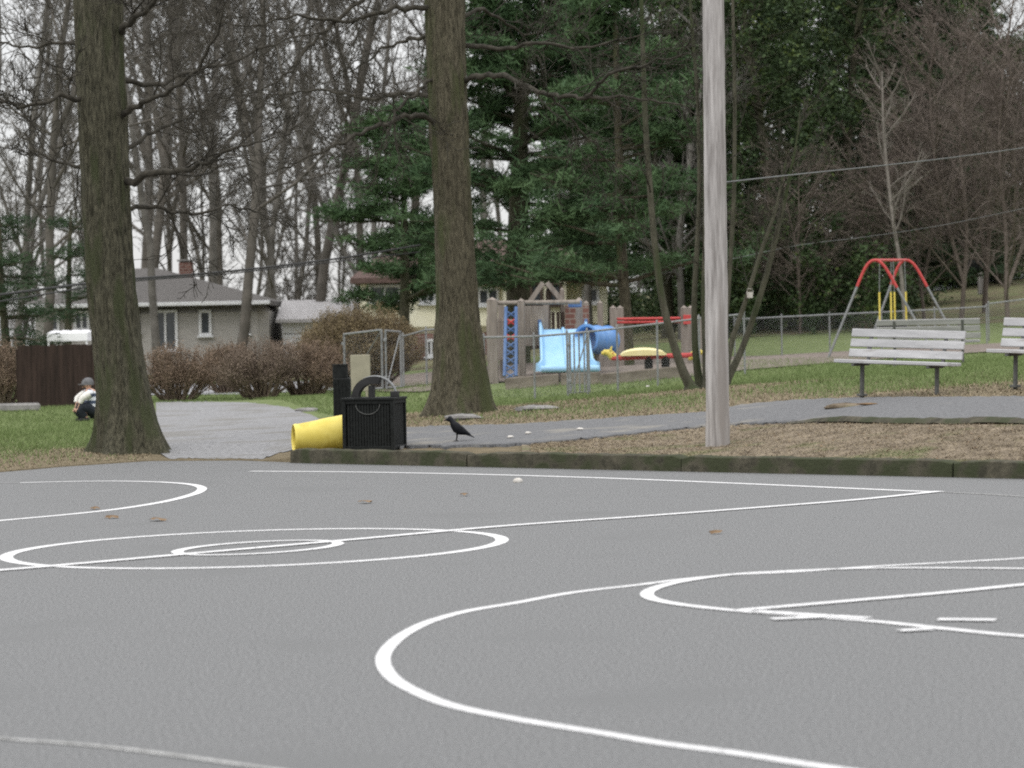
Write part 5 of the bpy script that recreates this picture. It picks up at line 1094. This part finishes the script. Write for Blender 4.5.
# ------------------------------------------------------------------ cables
def cable(name, P, r, m, label, sag=0):
    P = [Vector(at(*p)) for p in P]; Q = bend(P, 50, 20) if len(P) > 2 else [P[0].lerp(P[1], t)-Vector((0, 0, sag*4*t*(1-t))) for t in np.linspace(0, 1, 50)]
    mb = MB(); mb.tube(Q, r, 6); tag(mb.build(name, m), label, 'cable')
cable('power_cable', [(-60, 303, 58), (20, 292, 60), (120, 279, 64), (200, 274.5, 68), (280, 266, 72), (345, 258, 76), (420, 245, 80)], .026, M['wire'], 'thick black cable sagging in front of the low house roof')
cable('power_cable', [(-60, 310, 58), (20, 299, 60), (90, 286, 64), (150, 278.5, 67), (200, 277, 70), (280, 268, 74), (420, 252, 80)], .016, M['wire'], 'thin black cable just under the thick one at the far left')
cable('power_cable', [(718, 183, 34.9), (790, 175, 40), (870, 167, 46), (950, 158, 52), (1024, 148, 58), (1120, 132, 66)], .009, M['wiregrey'], 'grey cable running right from the wooden pole, upper of the two')
cable('power_cable', [(718, 262, 55), (800, 244, 58), (860, 238, 62), (940, 226, 66), (1040, 205, 72)], .005, M['wiregrey'], 'faint low grey wire crossing the dark ivy above the swing frame')
# ------------------------------------------------------------------ stones and litter
def stone(loc, s, m, label, cat='stone', name='stone', sd=0, group=None):
    rg = np.random.default_rng(sd); V = []; Fs = []; nu, nv = 12, 7
    for j in range(nv):
        ph = math.pi*j/(nv-1)
        for i in range(nu): th_ = 2*math.pi*i/nu; r = 1+.12*math.sin(3*th_+sd)+.08*rg.normal(); V.append((s[0]*r*math.sin(ph)*math.cos(th_), s[1]*r*math.sin(ph)*math.sin(th_), s[2]*(math.cos(ph)*r+.55)))
    for j in range(nv-1):
        for i in range(nu): Fs.append((j*nu+i, j*nu+(i+1) % nu, (j+1)*nu+(i+1) % nu, (j+1)*nu+i))
    mb = MB(); mb.add(V, Fs); o = mb.build(name, m, smooth=True); o.location = loc; return tag(o, label, cat, group)
stone(G(463, 45.5), (.30, .16, .06), M['stone'], 'flat grey stone at the foot of the big brown oak', sd=1)
stone(G(535, 47.0), (.36, .18, .05), M['stone'], 'flat grey stone on the dry grass right of the big brown oak', sd=2)
stone(Vector((*at(845, 400, 37.4)[:2], Tz(*at(845, 400, 37.4)[:2]))), (.28, .12, .05), M['dirt'], 'pale earth lump at the path edge by the left leg of the white bench', sd=3)
stone(Vector(flat(518, 482.5)), (.05, .035, .03), M['palestone'], 'small pale stone lying alone on the far part of the court', sd=4)
stone(G(307, 58), (.25, .10, .045), M['stone'], 'flat broken slab on the grass beside the driveway', sd=5)
for i, (px, py, a, b, lab) in enumerate([(158, 521, .065, .05, 'largest dark dead leaf on the court, between far arc and centre circle'), (113, 518.5, .06, .035, 'faint brown leaf on the court left of the larger dark one'), (95, 509.5, .04, .04, 'dark leaf lying on the painted far arc'),
                                    (365, 503.5, .07, .04, 'faded leaf on the court above the centre circle'), (465, 496, .04, .035, 'small dark leaf near the far side line'), (715, 534, .05, .02, 'faint leaf fragment on the court right of the centre line')]):
    p = Vector(flat(px, py)); mb = MB(); rr = random.Random(i); n = 12; V = [(0, 0, .03)]+[(a*(1+.3*rr.uniform(-1, 1))*math.cos(t), b*1.4*(1+.3*rr.uniform(-1, 1))*math.sin(t), rr.uniform(.004, .03)) for t in np.linspace(0, 2*math.pi, n, endpoint=False)]
    mb.add(V, [(0, 1+k, 1+(k+1) % n) for k in range(n)]); o = mb.build('leaf', M['leafbrown']); o.location = p; tag(o, lab, 'leaf')
for i, (px, py, lab) in enumerate([(510, 441, 'white litter scrap on the path, nearest to the crow'), (528, 437, 'pair of pale litter scraps on the path right of the crow'), (580, 433, 'crumpled white paper scrap with a red mark on the path'), (648, 389, 'white pebble on the grass below the rocker'), (868, 408, 'dark twig lying on the path below the white bench')]):
    p = hit(px, py)[0]; p[2] += .04; stone(Vector(p), (.04, .03, .018) if i != 4 else (.13, .03, .015), M['palestone'] if i != 4 else M['leafbrown'], lab, 'litter', 'litter_scrap', 20+i)

# ------------------------------------------------------------------ ground cover: grass tufts, straw, leaves
def blades(name, N, region, hgt, wd_, m, label, cat, seed, off=0.0, flatten=1.0):
    rg = np.random.default_rng(seed); X, Y = region(rg, N); Z = T(X, Y)+off; n = len(X); a = rg.uniform(0, 6.283, n); h_ = hgt*rg.uniform(.5, 1.4, n)
    dx, dy = np.cos(a)*wd_/2, np.sin(a)*wd_/2; lx_, ly = rg.normal(0, .4, n)*h_, rg.normal(0, .4, n)*h_
    if flatten < 1: lx_ = np.cos(a+1.57)*h_; ly = np.sin(a+1.57)*h_
    V = np.stack([np.stack([X-dx, Y-dy, Z], -1), np.stack([X+dx, Y+dy, Z], -1), np.stack([X+lx_+dx*.3, Y+ly+dy*.3, Z+h_*flatten], -1), np.stack([X+lx_-dx*.3, Y+ly-dy*.3, Z+h_*flatten], -1)], 1).reshape(-1, 3)
    tag(link(name, np_mesh(name, V, np.arange(4*n).reshape(-1, 4), m)), label, cat, kind='stuff')
_pn = hit([a for a, _ in PATH_NEAR], [b for _, b in PATH_NEAR]); _dl = hit([163, 158, 150], [459, 425, 402])
def on_path(X, Y):
    near = np.interp(X, _pn[:, 0], _pn[:, 1]); far = np.interp(X, _pfx, _pfy); return (X > _pn[0, 0]) & (Y > near-.15) & (Y < far+.08)
def reg_grass(want_dry):
    def f(rg, N):
        Y = rg.uniform(35, 75, N)**1.0; px = rg.uniform(-30, 1060, N); X = (px-512)/F*Y
        s_ = Y-B(X); ok = (s_ > .03) & ~on_path(X, Y); far = np.interp(X, _pfx, _pfy); ok &= ~((X > _pn[0, 0]) & (Y < far))
        pxx = 512+X/Y*F; ok &= ~((pxx > 150) & (pxx < 405) & (Y < 68) & (pxx < 300+ (60-Y)*6)); ok &= ~((pxx > 480) & (Y > 61) ) | ((pxx > 700) & (Y < 68))
        d = dryness(X, Y); k = d + rg.normal(0, .15, N); ok &= (k > .42) if want_dry else (k < .42)
        return X[ok], Y[ok]
    return f
blades('grass', 230000, reg_grass(False), .05, .012, M['blade'], 'short green lawn grass', 'grass', 1)
blades('dry_grass', 130000, reg_grass(True), .04, .012, M['straw'], 'dry tan grass and straw along the path and court edge', 'dry grass', 2, 0, .5)
def reg_verge(rg, N):
    X = rg.uniform(.2, 7.5, N); t = rg.uniform(0.02, 1, N); yt = np.interp(X, _pn[:, 0], _pn[:, 1]); y0 = B(X)+.05; return X, y0+(yt-y0)*t
blades('straw_litter', 26000, reg_verge, .045, .007, M['straw'], 'straw and dead stems scattered on the bare earth behind the kerb', 'straw', 3, .02, .35)
blades('leaf_litter', 500, reg_verge, .03, .03, M['leafbrown'], 'brown dead leaves scattered on the bare earth behind the kerb', 'leaves', 4, .02, .25)
